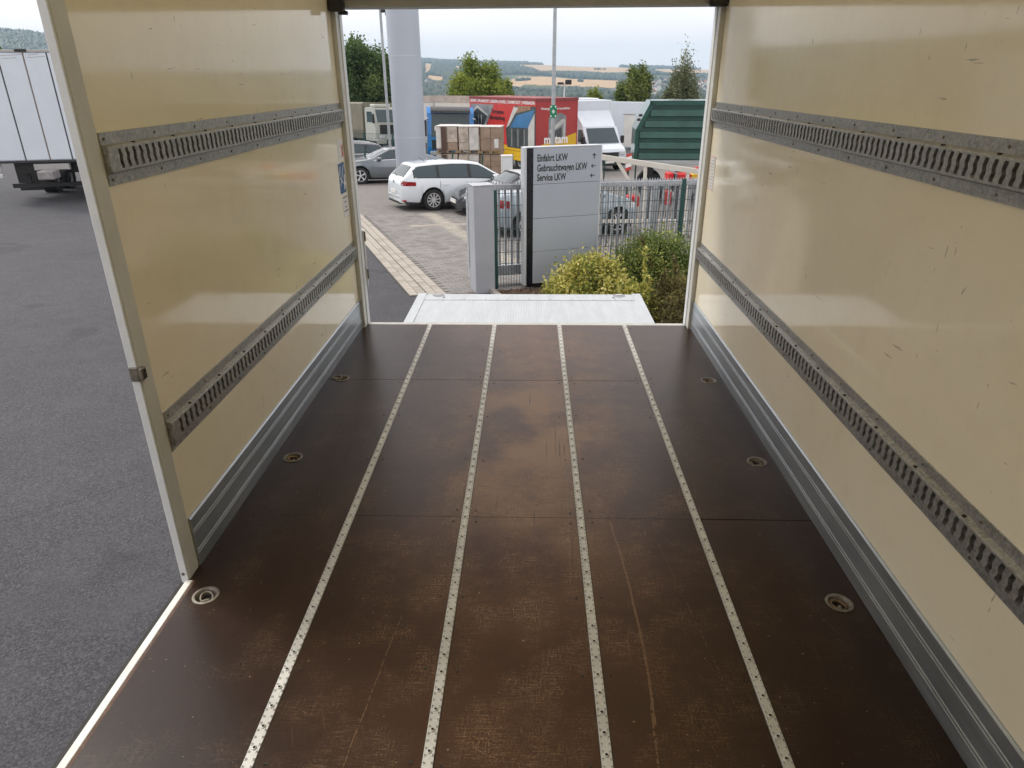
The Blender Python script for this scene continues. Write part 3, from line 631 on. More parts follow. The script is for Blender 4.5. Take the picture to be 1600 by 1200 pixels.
# cargo rails with wavy slots
PITCH_S = .0402
def rail_mesh(y0, y1):
    mb = MB(); h0, h1, h2, h3 = 0, .040, .113, .153
    # profile: local x = distance from wall (into the box), z up, extruded along y
    mb.strip([(.0, h0), (.004, h0+.001), (.004, h1-.006), (.021, h1), (.0225, h1+.003)], y0, y1)
    mb.strip([(.0225, h2-.003), (.021, h2), (.004, h2+.006), (.004, h3-.001), (.0, h3)], y0, y1)
    nz = 9; zs = [h1+.003+(h2-h1-.006)*k/(nz-1) for k in range(nz)]; zi = [h1+.008+(h2-h1-.016)*k/(nz-1) for k in range(nz)]
    n = int((y1-y0-.05)/PITCH_S); o0 = y0+(y1-y0-n*PITCH_S)/2
    for c in range(n):
        yc = o0+(c+.5)*PITCH_S
        L = [(yc-PITCH_S/2, z) for z in zs]; Rr = [(yc+PITCH_S/2, z) for z in zs]
        wav = [.0024*math.sin(k/(nz-1)*math.pi*3.6+.5) for k in range(nz)]; hw = [.0088 if 0 < k < nz-1 else .0075 for k in range(nz)]
        Li = [(yc+wav[k]-hw[k], zi[k]) for k in range(nz)]; Ri = [(yc+wav[k]+hw[k], zi[k]) for k in range(nz)]
        O = L+Rr[::-1]; I = Li+Ri[::-1]; n2 = len(O)
        mb.cur = 0
        mb.add([(.0225, y, z) for y, z in O]+[(.0225, y, z) for y, z in I], [(i, (i+1) % n2, n2+(i+1) % n2, n2+i) for i in range(n2)])
        mb.add([(.0225, y, z) for y, z in I]+[(.006, y, z) for y, z in I], [(i, (i+1) % n2, n2+(i+1) % n2, n2+i) for i in range(n2)])
    mb.quad((.0225, y0, zs[0]), (.0225, o0, zs[0]), (.0225, o0, zs[-1]), (.0225, y0, zs[-1])); e = o0+n*PITCH_S
    mb.quad((.0225, e, zs[0]), (.0225, y1, zs[0]), (.0225, y1, zs[-1]), (.0225, e, zs[-1]))
    mb.quad((.004, y0, h1-.006), (.0225, y0, h1+.003), (.0225, y0, h2-.003), (.004, y0, h2+.006))
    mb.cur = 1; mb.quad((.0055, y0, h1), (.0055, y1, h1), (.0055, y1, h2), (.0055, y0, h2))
    yy = y0+.16
    while yy < y1:
        mb.cur = 1; mb.box(.009, .018, yy-.005, yy+.005, h2+.0005, h2+.0055); yy += PITCH_S*6.5
    mb.cur = 2
    for yy in list(np.arange(y0+.02, y1, .3)):
        for zz in (.018, .135): mb.lathe([(.0055, -.0), (.0035, .0035), (0, .004)], 8, (0, 0, 0)); b0 = len(mb.v)-24; mb.v[b0:] = [(.004+v[2], yy+v[0], zz+v[1]) for v in mb.v[b0:]]
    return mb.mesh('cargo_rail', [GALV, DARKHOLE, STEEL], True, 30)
mL, mR = rail_mesh(2.10, YR-.075), rail_mesh(YF+.02, YR-.075)
def mirrored(me):
    m2 = me.copy(); 
    for v in m2.vertices: v.co.x = -v.co.x
    m2.flip_normals(); return m2
mR = mirrored(mR)
for z in (.500, 1.414): put('cargo_rail', mL, truck, (XL, 0, z)); put('cargo_rail', mR, truck, (XR, 0, z-.004))
# kick plates with paired ridges
prof = [(0, .002), (.010, .002), (.010, .055)]; tops = []
for zc in (.062, .150):
    for dz in (-.007, .006): prof += [(.010, zc+dz), (.0122, zc+dz+.0008), (.0122, zc+dz+.0030), (.010, zc+dz+.0038)]; tops.append(len(prof)-3)
prof += [(.010, .208), (.004, .214), (0, .214)]
ALU_WORN = brushed('aluminium_worn_ridge', (.42, .44, .46), (.62, .64, .65), (6, 2.5, 40), .35, .5)
def kick(y0, y1, s):
    mb = MB(); P = [(s*a, b) for a, b in prof]
    for k in range(len(P)-1): mb.cur = 1 if k in tops else 0; mb.strip(P[k:k+2], y0, y1)
    mb.cur = 0; mb.add([(s*a, y0, b) for a, b in prof], [tuple(range(len(prof)))]); return mb
kick(YO+.06, YR-.087, 1).build('kick_plate', [ALU, ALU_WORN], truck, loc=(XL+.0003, 0, 0)); kick(YF, YR-.087, -1).build('kick_plate', [ALU, ALU_WORN], truck, loc=(XR-.0003, 0, 0))
# stickers near the rear
def decal(name, X, s, y0, y1, z0, z1, mat, lift=.0012): return MB().box(min(X, X+s*lift), max(X, X+s*lift), y0, y1, z0, z1).build(name, mat, truck)
STK = M('sticker_white', (.66, .66, .64), .4); RED_INK = M('red_print', (.50, .06, .05), .5); BLUE_INK = M('blue_print', (.03, .10, .24), .45)
decal('sticker', XL, 1, 4.70, 4.845, 1.215, 1.345, STK)
def xbar(X, s, yc, zc, l, w, ang, mat, lift):
    c, s_ = math.cos(ang), math.sin(ang); P = [(l*c-w*s_, l*s_+w*c), (l*c+w*s_, l*s_-w*c), (-l*c+w*s_, -l*s_-w*c), (-l*c-w*s_, -l*s_+w*c)]
    MB().prism([(yc+a, zc+b) for a, b in P], X+s*lift, X+s*(lift+.0008), 'x').build('printed_cross', mat, truck)
for a in (R(58), R(122)): xbar(XL, 1, 4.81, 1.27, .045, .006, a, RED_INK, .0014)
decal('sticker', XL, 1, 4.672, 4.825, 1.005, 1.20, BLUE_INK)
for a, yc, zc, l, w in ((R(48), 4.745, 1.12, .085, .004), (R(60), 4.70, 1.15, .035, .006), (R(-30), 4.72, 1.09, .045, .004), (R(80), 4.79, 1.07, .05, .010), (R(62), 4.80, 1.045, .03, .006)): xbar(XL, 1, yc, zc, l, w, a, WHITE_INK, .0014)
decal('sticker', XL, 1, 4.70, 4.84, .845, .995, STK)
for k, (l, zc) in enumerate(((.055, .975), (.025, .945), (.022, .91), (.05, .885))): xbar(XL, 1, 4.765, zc, l, .003, 0, INK, .0014)
decal('sticker', XR, -1, 4.70, 4.835, 1.02, 1.235, STK)
for a in (4.703, 4.832): decal('printed_line', XR, -1, a-.0015, a+.0015, 1.022, 1.233, RED_INK, .0016)
for a in (1.024, 1.231): decal('printed_line', XR, -1, 4.703, 4.832, a-.0015, a+.0015, RED_INK, .0018)
for k in range(9): decal('printed_line', XR, -1, 4.715, 4.715+.06+.05*RNG.random(), 1.045+k*.02, 1.049+k*.02, M('grey_print', (.32, .3, .32), .5), .0016)
# tail lift platform, half lowered
tl = put('tail_lift', None, truck, (0, 0, -.5))
PX0, PX1, PY0, PY1 = -1.235, 1.25, 5.42, 7.46
mb = MB(); pr = []; x = PX0+.10
while x < PX1-.10: pr += [(x, 0), (x+.004, .0014), (x+.016, .0014), (x+.02, 0)]; x += .0262
mb.strip(pr, PY0+.02, PY1-.26); mb.box(PX0+.05, PX1-.05, PY0, PY1-.2, -.04, -.004); mb.build('platform_deck', ALU_BRIGHT, tl)
for a, b in ((PX0, PX0+.098), (PX1-.098, PX1)): MB().cbox(a, b, PY0, PY1-.006, -.05, .007, .004).build('platform_edge', ALU_BRIGHT, tl)
mb = MB(); mb.prism([(PY1-.258, -.045), (PY1, -.02), (PY1, -.006), (PY1-.10, .004), (PY1-.115, .0075), (PY1-.258, .0055)], PX0+.1, PX1-.1, 'x'); mb.build('platform_ramp', ALU_BRIGHT, tl)
for xx in (PX0+.235, PX1-.245):
    l = put('warning_lamp', None, tl, (xx, PY1-.09, .004)); MB().lathe([(.068, 0), (.066, .006), (.045, .010), (.0, .011)], 16).build('lamp_base', M('lamp_rubber', (.22, .23, .25), .6), l, True)
    MB().cbox(-.035, .035, -.018, .018, .008, .017, .005).build('lamp_lens', M('lamp_lens_grey', (.45, .42, .4), .2), l)
    MB().lathe([(.016, 0), (.014, .006), (0, .007)], 10).build('bolt', STEEL, tl, loc=(xx+(.07 if xx < 0 else -.07), PY1-.17, .0065))
mb = MB()
for k in range(9): mb.lathe([(.007, 0), (.006, .003), (0, .0035)], 8, (PX0+.3+k*.235, PY1-.235, .0056))
mb.build('rivet', STEEL, tl)
for sx in (-.5, .5): MB().cbox(sx-.05, sx+.05, 4.7, 5.6, -.35, -.24, .01).build('lift_arm', BLACK, tl); MB().cyl((sx, 5.5, -.3), (sx, 6.3, -.06), .035, n=10).build('lift_cylinder', STEEL, tl)
# chassis below the box
for sx in (-.42, .42): MB().box(sx-.04, sx+.04, YF-.3, YR-.25, -.42, -.17).build('chassis_rail', BLACK, truck)
MB().cyl((-.95, 1.4, -.86), (.95, 1.4, -.86), .07).build('axle', BLACK, truck)
def truck_wheel(parent, x, y, z, r=.46, w=.28):
    wl_ = put('wheel', None, parent, (x, y, z))
    MB().lathe([(r*.58, -w/2), (r*.93, -w/2), (r, -w*.36), (r, w*.36), (r*.93, w/2), (r*.58, w/2)], 32, (0, 0, 0), 'y', True).build('tyre', RUBBER, wl_, True, 40, rot=(0, 0, R(90)))
    MB().lathe([(0, -w*.2), (r*.3, -w*.2), (r*.36, w*.32), (r*.58, w*.42), (r*.58, -w*.42), (r*.36, -w*.3)], 24, (0, 0, 0), 'y').build('rim', M('steel_rim', (.33, .34, .35), .5, .4), wl_, True, 40, rot=(0, 0, R(90)))
    return wl_
for sx in (-.98, .98): truck_wheel(truck, sx, 1.4, g(sx, 1.4)+.46); truck_wheel(truck, sx, -3.2+2.6, g(sx, -.6)+.46)
MB().cyl((-.95, -.6, g(0, -.6)+.46), (.95, -.6, g(0, -.6)+.46), .07).build('axle', BLACK, truck)

# ================================================================== GATE, FENCE, SIGN, SHRUBS
GATE0 = G(757, 288, 1.83); GATE0.z = g(GATE0.x, GATE0.y)
# gate pillar
pil = thing('gate_pillar', 'tall grey painted steel gate pillar at the end of the sliding gate', 'pillar', unsite(.12, .1), SITE)
H_P = 1.83
MB().cbox(-.22, .13, -.20, .12, -.1, H_P-.02, .006).build('shaft', M('pillar_grey', (.36, .38, .41), .55, .1, .06, 3), pil)
MB().cbox(-.226, .136, -.206, .126, H_P-.0195, H_P, .004).build('cap', GALV2, pil)
# sliding gate parked behind the mesh fence
gate = thing('sliding_gate', 'galvanised sliding gate with upright pickets and toothed top rail', 'gate', unsite(.3, .42), SITE)
GL = 6.2
sl = lambda x: GD*(E1.x*x)+GB*(E1.y*x)          # ground fall along the gate
gx0, gx1 = -.36, GL
def grail(z0, z1, name, y0=-.04, y1=.04):
    mb = MB(); P = [(gx0, sl(gx0)+z0), (gx1, sl(gx1)+z0), (gx1, sl(gx1)+z1), (gx0, sl(gx0)+z1)]; mb.prism(P, y0, y1, 'y'); return mb.build(name, GALV2, gate)
grail(1.68, 1.77, 'top_rail'); grail(.18, .36, 'bottom_rail', -.06, .06)
for k in range(56):
    x = gx0+.1+k*.118
    if x > gx1-.05: break
    MB().box(x-.0185, x+.0185, -.0125, .0125, sl(x)+.362, sl(x)+1.678).build('picket', GALV2, gate)
for x in (gx0+.04, 3.3, 5.6): MB().cbox(x-.05, x+.05, -.052, .052, sl(x)+.365, sl(x)+1.676, .004).build('upright', GALV2, gate)
mb = MB(); x = gx0
while x < gx1: mb.prism([(x, sl(x)+1.771), (x+.052, sl(x)+1.771), (x+.026, sl(x)+1.83)], -.003, .003, 'y'); x += .056
tag(mb.build('toothed_strip', GALV2, gate), kind='stuff')
# double-wire mesh fence in front of it
GREEN = M('fence_green', (.018, .075, .068), .45, .1, .1); GREY_WIRE = M('fence_wire', (.05, .085, .085), .5, .2, .1)
fence = thing('mesh_fence', 'dark green wire mesh fence standing in front of the sliding gate', 'fence', unsite(.3, .08), SITE)
FH = 1.72
for x in (.02, 3.72): MB().cbox(x-.036, x+.036, -.02, .02, sl(x)-.1, sl(x)+FH+(.12 if x > 1 else 0), .004).build('post', GREEN, fence)
zz = .06
while zz < FH+.02:
    MB().prism([(.0, sl(0)+zz), (6, sl(6)+zz), (6, sl(6)+zz+.009), (0, sl(0)+zz+.009)], -.036, -.022, 'y').build('cross_wire', GREY_WIRE, fence); zz += .2
mb = MB(); x = .06
while x < 6: mb.box(x-.003, x+.003, -.0215, -.0155, sl(x)+.03, sl(x)+FH+.03); x += .05
tag(mb.build('upright_wires', GREY_WIRE, fence), kind='stuff')
# sign pylon
sgn0 = G(822, 452); SA = R(20.4)
sign = thing('sign_pylon', 'silver grey directional sign pylon with black side stripe and dark lettering', 'sign', sgn0, SA)
SGW, SGH = 1.375, 2.40; SILV = M('sign_silver', (.40, .44, .49), .42, .25, .03, 2); SILV_E = M('sign_edge', (.56, .59, .62), .4, .3, .03)
MB().box(.05, SGW-.02, .03, .15, -.15, .085).build('plinth', BLACK, sign)
MB().cbox(-.045, .0, -.012, .16, .07, SGH+.004, .004).build('side_profile', SILV_E, sign)
MB().box(.002, .118, -.004, .155, .072, SGH-.012).build('black_stripe', M('sign_black', (.006, .007, .012), .3), sign)
MB().box(.12, SGW-.03, .012, .15, .09, SGH-.02).build('core', DARKHOLE, sign)
MB().cbox(SGW-.028, SGW, -.004, .16, .09, SGH, .003).build('side_profile', SILV_E, sign); MB().cbox(.001, SGW-.029, -.006, .16, SGH-.011, SGH+.006, .002).build('top_profile', SILV_E, sign)
lines = [.09, .66, 1.235, 1.805, SGH-.012]
for a, b in zip(lines, lines[1:]): MB().cbox(.12, SGW-.03, -.006, .010, a+.003, b-.003, .002).build('sign_panel', SILV, sign)
for body, zz in (('Einfahrt LKW', 2.175), ('Gebrauchtwagen LKW', 2.015), ('Service LKW', 1.86)):
    put('lettering', text_mesh(body, .160, INK, .612, .0032, ext=.0012), sign, (.185, -.0075, zz))
def arrow(ang, x, z):
    L = .042; pts = []
    mb = MB()
    def bar(ax, az, bx, bz, w):
        d = Vector((bx-ax, bz-az)).normalized(); n_ = Vector((-d.y, d.x))*w
        mb.prism([(ax+n_.x, az+n_.y), (ax-n_.x, az-n_.y), (bx-n_.x, bz-n_.y), (bx+n_.x, bz+n_.y)], -.0012, .0012, 'y')
    bar(-L, 0, L, 0, .0065); bar(L, 0, L*.25, L*.72, .0065); bar(L, 0, L*.25, -L*.72, .0065)
    mb.build('arrow', INK, sign, loc=(x, -.0078, z), rot=(0, -ang, 0))
arrow(R(90), 1.225, 2.225); arrow(R(180), 1.22, 2.065); arrow(R(180), 1.21, 1.91)
# shrubs
def shrub(name, label, c, rx, ry, h, n, size, mat, stem, clump=60, low=.15, up=.6, spiky=0):
    base_ = Vector((c[0], c[1], g(c[0], c[1]))); t = thing(name, label, 'shrub', base_)
    cl = []; 
    for _ in range(clump):
        th = RNG.random()*2*math.pi; ph = RNG.random()**.6; rr = RNG.uniform(.62, 1.0)
        zz = low+(1-low)*(math.cos(ph*math.pi*.52))*rr; rad = math.sin(ph*math.pi*.52)*rr
        cl.append((math.cos(th)*rad*rx, math.sin(th)*rad*ry, max(.06, zz)*h))
    cl = np.array(cl); idx = RNG.integers(0, clump, n); off = RNG.normal(size=(n, 3))*np.array([rx, ry, h])*.115
    P = cl[idx]+off
    if spiky:   # loose shoots rising above the mass
        k = n//7; s_ = RNG.integers(0, spiky, k); bx = RNG.normal(size=(spiky, 3))*np.array([rx*.5, ry*.5, h*.08])+np.array([0, 0, h*.86]); dr = RNG.normal(size=(spiky, 3))*.5+np.array([0, 0, 1.0]); tt = RNG.random(k)[:, None]
        P[:k] = bx[s_]+dr[s_]*tt*.28+RNG.normal(size=(k, 3))*.018
    P[:, 2] = np.maximum(P[:, 2], .02)
    ct = RNG.random(clump)[idx]*.45+RNG.random(n)*.55
    leaves('foliage', P, RNG.uniform(.7, 1.25, n)*size, ct, mat, t, .55, up)
    mb = MB()
    for k in range(min(clump, 30)):
        e = cl[k]; mb.tube([(RNG.normal()*.06, RNG.normal()*.06, -.02), (e[0]*.45, e[1]*.45, e[2]*.55), tuple(e*.96)], [.014, .009, .003], 5)
    mb.build('stems', stem, t)
    return t
STEM = M('shrub_stem', (.07, .05, .032), .9, 0, .3)
LEAF_Y = leaf_material('variegated_leaf', [(0, (.08, .13, .03)), (.25, (.20, .25, .05)), (.5, (.50, .46, .11)), (.8, (.70, .64, .22)), (1, (.80, .76, .42))], .3)
LEAF_D = leaf_material('dark_shrub_leaf', [(0, (.07, .11, .03)), (.5, (.16, .21, .055)), (.85, (.29, .34, .09)), (.95, (.48, .47, .12)), (1, (.8, .7, .12))], .25)
LEAF_B = leaf_material('olive_brown_leaf', [(0, (.05, .055, .02)), (.5, (.12, .11, .035)), (.85, (.20, .16, .055)), (1, (.34, .26, .08))], .25)
shrub('variegated_shrub', 'yellow variegated leafy shrub in front of the sign pylon', (.98, 10.9), .72, .6, .80, 9500, .030, LEAF_Y, STEM, 80, .1, .4, 0)
shrub('variegated_shrub', 'low yellow variegated shrub spilling beside the brownish bush', (1.58, 10.2), .42, .6, .52, 4200, .030, LEAF_Y, STEM, 44, .1, .4, 4)
shrub('rounded_shrub', 'dense green rounded shrub with small yellow flowers by the fence', (2.25, 11.6), .95, .75, 1.0, 30000, .025, LEAF_D, STEM, 200, .0, .5, 0)
shrub('brownish_shrub', 'low olive brown shrub growing under the green rounded one', (2.2, 10.2), .62, .62, .60, 9000, .022, LEAF_B, STEM, 80, .05, .6, 6)
shrub('rounded_shrub', 'dark green shrub half hidden behind the rear door post', (3.6, 12.1), .8, .6, 1.0, 9000, .028, LEAF_D, STEM, 80, .0, .5, 0)

# ================================================================== CARS
def lerp_pts(pts): return lambda x: interp(x, pts)
def make_car(name, label, P, heading, sp, group=None):
    """P: ground point below the car's middle; heading: direction of travel from +x; local x = forward"""
    t = thing(name, label, 'car', P, heading, group, tilt=True)
    ztop, zbelt, wid = lerp_pts(sp['top']), lerp_pts(sp['belt']), lerp_pts(sp['wid']); xw = sp['wheels']; rw = sp['r']; sill = sp.get('sill', .20); ra = rw+.055
    x0, x1 = sp['top'][0][0], sp['top'][-1][0]
    def zb(x):
        z = sill+.05*(abs(x)/(x1))**4
        for c in xw:
            d = abs(x-c)
            if d < ra: z = max(z, rw+math.sqrt(ra*ra-d*d)*.98)
        return z
    def sec(x):
        w, b, tp = wid(x), min(zbelt(x), ztop(x)-.015), ztop(x); hgt = tp-b; zl = zb(x); zm = max(.52*b+.05, zl+.02); zm = min(zm, b-.09) if b-.09 > zl+.02 else zl+.02
        wr = max(.12, w*.95-.50*max(0, hgt-.03)); zr = tp-.055*min(1, hgt/.25)
        pts = [(w*.90, zl), (w*.975, zl+(zm-zl)*.4), (w, zm), (w*.99, b-.055 if b-.055 > zm else (zm+b)/2), (w*.955, b)]
        for k in (1/3, 2/3, 1): pts.append((w*.955+(wr-w*.955)*k+.014*math.sin(k*math.pi), b+(zr-b)*k))
        pts += [(wr*.93, zr+(tp-zr)*.55), (wr*.75, tp-(tp-zr)*.18), (wr*.4, tp-(tp-zr)*.04), (0, tp)]
        return pts
    def side_y(x, z):
        p = sec(x)
        for (ya, za), (yb, zb_) in zip(p, p[1:]):
            if za <= z <= zb_ and zb_ > za: return ya+(yb-ya)*(z-za)/(zb_-za)
        return p[0][0]
    xs = sorted(set([round(v, 3) for v in list(np.linspace(x0, x1, 34))+[p[0] for p in sp['top']]+[c+d for c in xw for d in (-ra, -ra*.97, -ra*.85, -ra*.62, -ra*.32, 0, ra*.32, ra*.62, ra*.85, ra*.97, ra)]]))
    mb = MB(); rows = []
    for x in xs:
        p = sec(x); rows.append([(x, y, z) for y, z in p]+[(x, -y, z) for y, z in p[-2::-1]])
    n = len(rows[0]); mb.v = [v for r_ in rows for v in r_]
    mb.f = [(i*n+j, i*n+j+1, (i+1)*n+j+1, (i+1)*n+j) for i in range(len(xs)-1) for j in range(n-1)]+[tuple(range(n)), tuple(range((len(xs)-1)*n, len(xs)*n))[::-1]]; mb.mi = [0]*len(mb.f)
    body = mb.build('body', sp['paint'], t, True, 42)
    # dark underbody
    MB().box(x0+.25, x1-.25, -wid(0)*.80, wid(0)*.80, sill-.03, rw*1.75).build('underbody', BLACK, t)
    def spatch(nm, mat, xa, xb, lo, hi, side, off=.006, k=10, par=t):
        mb = MB(); a = []; 
        for i in range(k+1):
            x = xa+(xb-xa)*i/k; zl, zh = lo(x), hi(x); col_ = []
            for j in range(5): z = zl+(zh-zl)*j/4; col_.append((x, side*(side_y(x, z)+off), z))
            a += col_
        mb.v = a; mb.f = [(i*5+j, i*5+j+1, (i+1)*5+j+1, (i+1)*5+j) for i in range(k) for j in range(4)]; mb.mi = [0]*len(mb.f)
        return mb.build(nm, mat, par, True, 60)
    def tpatch(nm, mat, xa, xb, kw, off=.006, k=8):
        mb = MB()
        for i in range(k+1):
            x = xa+(xb-xa)*i/k; p = sec(x)[7:]; 
            full = [(-y, z) for y, z in p]+[(y, z) for y, z in p[-2::-1]]
            nx = (ztop(x-.02)-ztop(x+.02)); nl = math.hypot(nx, .04)
            mb.v += [(x+off*nx/nl*1.0, y*kw, z+off*.04/nl+.002) for y, z in full]
        m_ = 9; mb.f = [(i*m_+j, i*m_+j+1, (i+1)*m_+j+1, (i+1)*m_+j) for i in range(k) for j in range(m_-1)]; mb.mi = [0]*len(mb.f)
        return mb.build(nm, mat, t, True, 60)
    for nm, xa, xb in sp['screens']: tpatch(nm, GLASS, xa, xb, .93 if nm == 'windscreen' else .9)
    for s in (-1, 1): spatch('window_surround', BLACK, sp['panes'][0][0]-.03, sp['panes'][-1][1]+.03, lambda x: min(zbelt(x)+.012, ztop(x)-.10), lambda x: max(min(zbelt(x), ztop(x)-.015)+.014, (ztop(x)-.055*min(1, (ztop(x)-zbelt(x))/.25))-.025), s, .003, 24)
    for xa, xb in sp['panes']:
        for s in (-1, 1):
            lo = lambda x: min(zbelt(x)+.035, ztop(x)-.10); hi = lambda x: max(min(zbelt(x), ztop(x)-.015)+.036, (ztop(x)-.055*min(1, (ztop(x)-zbelt(x))/.25))-.045)
            spatch('side_window', GLASS, xa, xb, lo, hi, s)
    for s in (-1, 1):
        for x in sp.get('seams', []): spatch('door_seam', BLACK, x-.007, x+.007, lambda x: zb(x)+.06, lambda x: zbelt(x)-.005, s, .002, 1)
        for x in sp.get('handles', []): y_ = side_y(x, .76); MB().cbox(x-.09, x+.09, s*y_-.018, s*y_+.018, .765, .79, .006).build('door_handle', sp['paint'], t)
        spatch('side_crease', sp['paint'], xw[0]+ra+.05, xw[1]-ra-.05, lambda x: .60+.02*x, lambda x: .66+.02*x, s, .010, 10)
        if sp.get('chrome'): 
            xa, xb = sp['chrome']; spatch('window_trim', CHROME, xa, xb, lambda x: zbelt(x)+.006, lambda x: zbelt(x)+.024, s, .009, 14)
        a_, b_, z_l, z_h = sp['tail']; spatch('tail_lamp', LENS_RED, a_, b_, lambda x: z_l, lambda x: z_h-.03*(x-a_)/(b_-a_), s, .009, 6)
        a_, b_, z_l, z_h = sp['head']; spatch('head_lamp', LENS_CLEAR, a_, b_, lambda x: z_l, lambda x: min(z_h, ztop(x)-.03), s, .009, 6)
        mx = sp['mirror']; yb_ = side_y(mx, zbelt(mx)+.02)
        mm = MB().cbox(mx-.06, mx+.10, s*(yb_+.10)-.09, s*(yb_+.10)+.09, zbelt(mx)+.015, zbelt(mx)+.145, .035).build('mirror', sp['paint'], t, True, 60)
        MB().box(mx-.066, mx-.061, s*(yb_+.10)-.07, s*(yb_+.10)+.07, zbelt(mx)+.035, zbelt(mx)+.125).build('mirror_glass', CHROME, mm)
        MB().cyl((mx+.03, s*(yb_-.02), zbelt(mx)+.02), (mx+.02, s*(yb_+.06), zbelt(mx)+.045), .02, n=6).build('mirror_arm', BLACK, mm)
        for xa, xb in ((x0+.12, xw[0]-ra-.02), (xw[0]+ra+.02, xw[1]-ra-.02), (xw[1]+ra+.02, x1-.12)): spatch('sill_trim', sp.get('trim', BLACK), xa, xb, lambda x: zb(x)+.004, lambda x: zb(x)+.05, s, .004, 6)
    # plates, bumper strip, grille
    MB().box(x0-.022, x0-.006, -.26, .26, sp.get('plate_z', .52), sp.get('plate_z', .52)+.11).build('number_plate', PLATE, t)
    MB().box(x1-.005, x1+.018, -.26, .26, .36, .47).build('number_plate', PLATE, t)
    MB().cbox(x1-.09, x1+.006, -wid(x1)*.72, wid(x1)*.72, .25, .345, .01).build('grille', BLACK, t); MB().cbox(x0-.008, x0+.14, -wid(x0)*.95, wid(x0)*.95, .21, .30, .02).build('rear_valance', BLACK, t)
    # wheels
    def wheel(x, s):
        y = s*(wid(x)-.115); wh = put('wheel', None, t, (x, y, rw)); w_ = .20
        MB().lathe([(rw*.66, -w_/2), (rw*.93, -w_/2), (rw, -w_*.34), (rw, w_*.34), (rw*.93, w_/2), (rw*.66, w_/2)], 32, (0, 0, 0), 'y', True).build('tyre', RUBBER, wh, True, 40)
        MB().lathe([(0, s*.02), (rw*.63, s*.02), (rw*.66, s*.085)], 24, (0, 0, 0), 'y').build('brake_disc', M('dark_wheel_well', (.03, .03, .032), .6, .3), wh)
        mb = MB(); mb.lathe([(rw*.61, s*.075), (rw*.61, s*.098), (rw*.67, s*.1), (rw*.68, s*.07)], 32, (0, 0, 0), 'y'); mb.lathe([(0, s*.092), (rw*.16, s*.088), (rw*.17, s*.05)], 14, (0, 0, 0), 'y')
        ns = sp.get('spokes', 10)
        for k in range(ns):
            a = 2*math.pi*k/ns+.2; c, s_ = math.cos(a), math.sin(a); wi, wo = rw*.045, rw*(.055 if ns > 6 else .11)
            f = lambda r_, w2, yy: (r_*c-w2*s_, yy, r_*s_+w2*c)
            A_ = [f(rw*.13, -wi, s*.088), f(rw*.13, wi, s*.088), f(rw*.63, wo, s*.092), f(rw*.63, -wo, s*.092)]; B_ = [(v[0], v[1]-s*.03, v[2]) for v in A_]
            mb.add(A_+B_, [(0, 1, 2, 3), (0, 4, 5, 1), (1, 5, 6, 2), (2, 6, 7, 3), (3, 7, 4, 0)])
        mb.build('rim', sp.get('rim', RIM), wh)
    for x in xw:
        for s in (-1, 1): wheel(x, s)
    if sp.get('rails'):
        for s in (-1, 1):
            pts = [(x, s*(sec(x)[7][0]-.02), ztop(x)+.01+(.025 if k not in (0, 6) else 0)) for k, x in enumerate(np.linspace(*sp['rails'], 7))]
            MB().tube(pts, .014, 6).build('roof_rail', sp.get('rail_mat', CHROME), t, True)
    return t, sec, ztop
ESTATE = dict(top=[(-2.275,.50),(-2.262,.72),(-2.22,.93),(-2.12,1.02),(-1.98,1.17),(-1.80,1.345),(-1.70,1.385),(-1.2,1.425),(-.6,1.45),(0,1.44),(.35,1.39),(.7,1.20),(1.05,1.005),(1.3,.95),(1.75,.86),(2.05,.75),(2.2,.64),(2.275,.48)],
    belt=[(-2.275,.49),(-2.262,.70),(-2.2,.90),(-2.0,.965),(-1.5,.965),(0,.93),(1.0,.885),(1.7,.80),(2.05,.69),(2.2,.58),(2.275,.44)],
    wid=[(-2.275,.62),(-2.24,.72),(-2.1,.81),(-1.8,.875),(-1.3,.905),(0,.91),(1.3,.90),(1.8,.86),(2.1,.76),(2.22,.66),(2.275,.52)],
    wheels=(-1.27, 1.37), r=.325, screens=[('rear_window', -2.13, -1.84), ('windscreen', .40, 1.02)], panes=[(-1.84, -1.13), (-1.05, -.10), (0.0, .86)], seams=[-1.05, -.05, .98], handles=[-.85, .14],
    tail=(-2.235, -1.82, .76, .90), head=(1.75, 2.21, .58, .72), mirror=.74, paint=WHITE_PAINT, rails=(-1.6, .1), plate_z=.50, spokes=10)
def on_ground(u, v): return G(u, v)
def place(contact, local, heading):
    """car middle such that the local wheel contact (x,y) lies at the ground point"""
    c, s = math.cos(heading), math.sin(heading); x = contact.x-(local[0]*c-local[1]*s); y = contact.y-(local[0]*s+local[1]*c); return Vector((x, y, g(x, y)))
hd = R(27)
E_W = dict(ESTATE); E_W['rails'] = None
wagon, _, _ = make_car('estate_car', 'white estate car with red tail lamps parked in the paved bay', place(G(677, 329), (-1.27, -.80), hd), hd, E_W)
MB().tube([(-2.16, -.02, 1.0), (-2.13, .20, 1.03), (-2.10, .33, 1.05)], .010, 5).build('rear_wiper', BLACK, wagon); MB().cbox(-2.275, -2.255, -.05, .05, .80, .88, .008).build('badge', CHROME, wagon)
MB().cbox(-2.29, -2.25, -.60, .60, .38, .46, .012).build('rear_bumper_insert', M('bumper_grey', (.45, .48, .5), .4), wagon)
for s_ in (-1, 1): MB().cbox(-2.22, -2.12, s_*.72-.10, s_*.72+.10, .30, .345, .01).build('rear_reflector', LENS_RED, wagon)
MB().tube([(-1.25, 0, 1.42), (-1.42, 0, 1.52)], .008, 5).build('roof_aerial', BLACK, wagon)
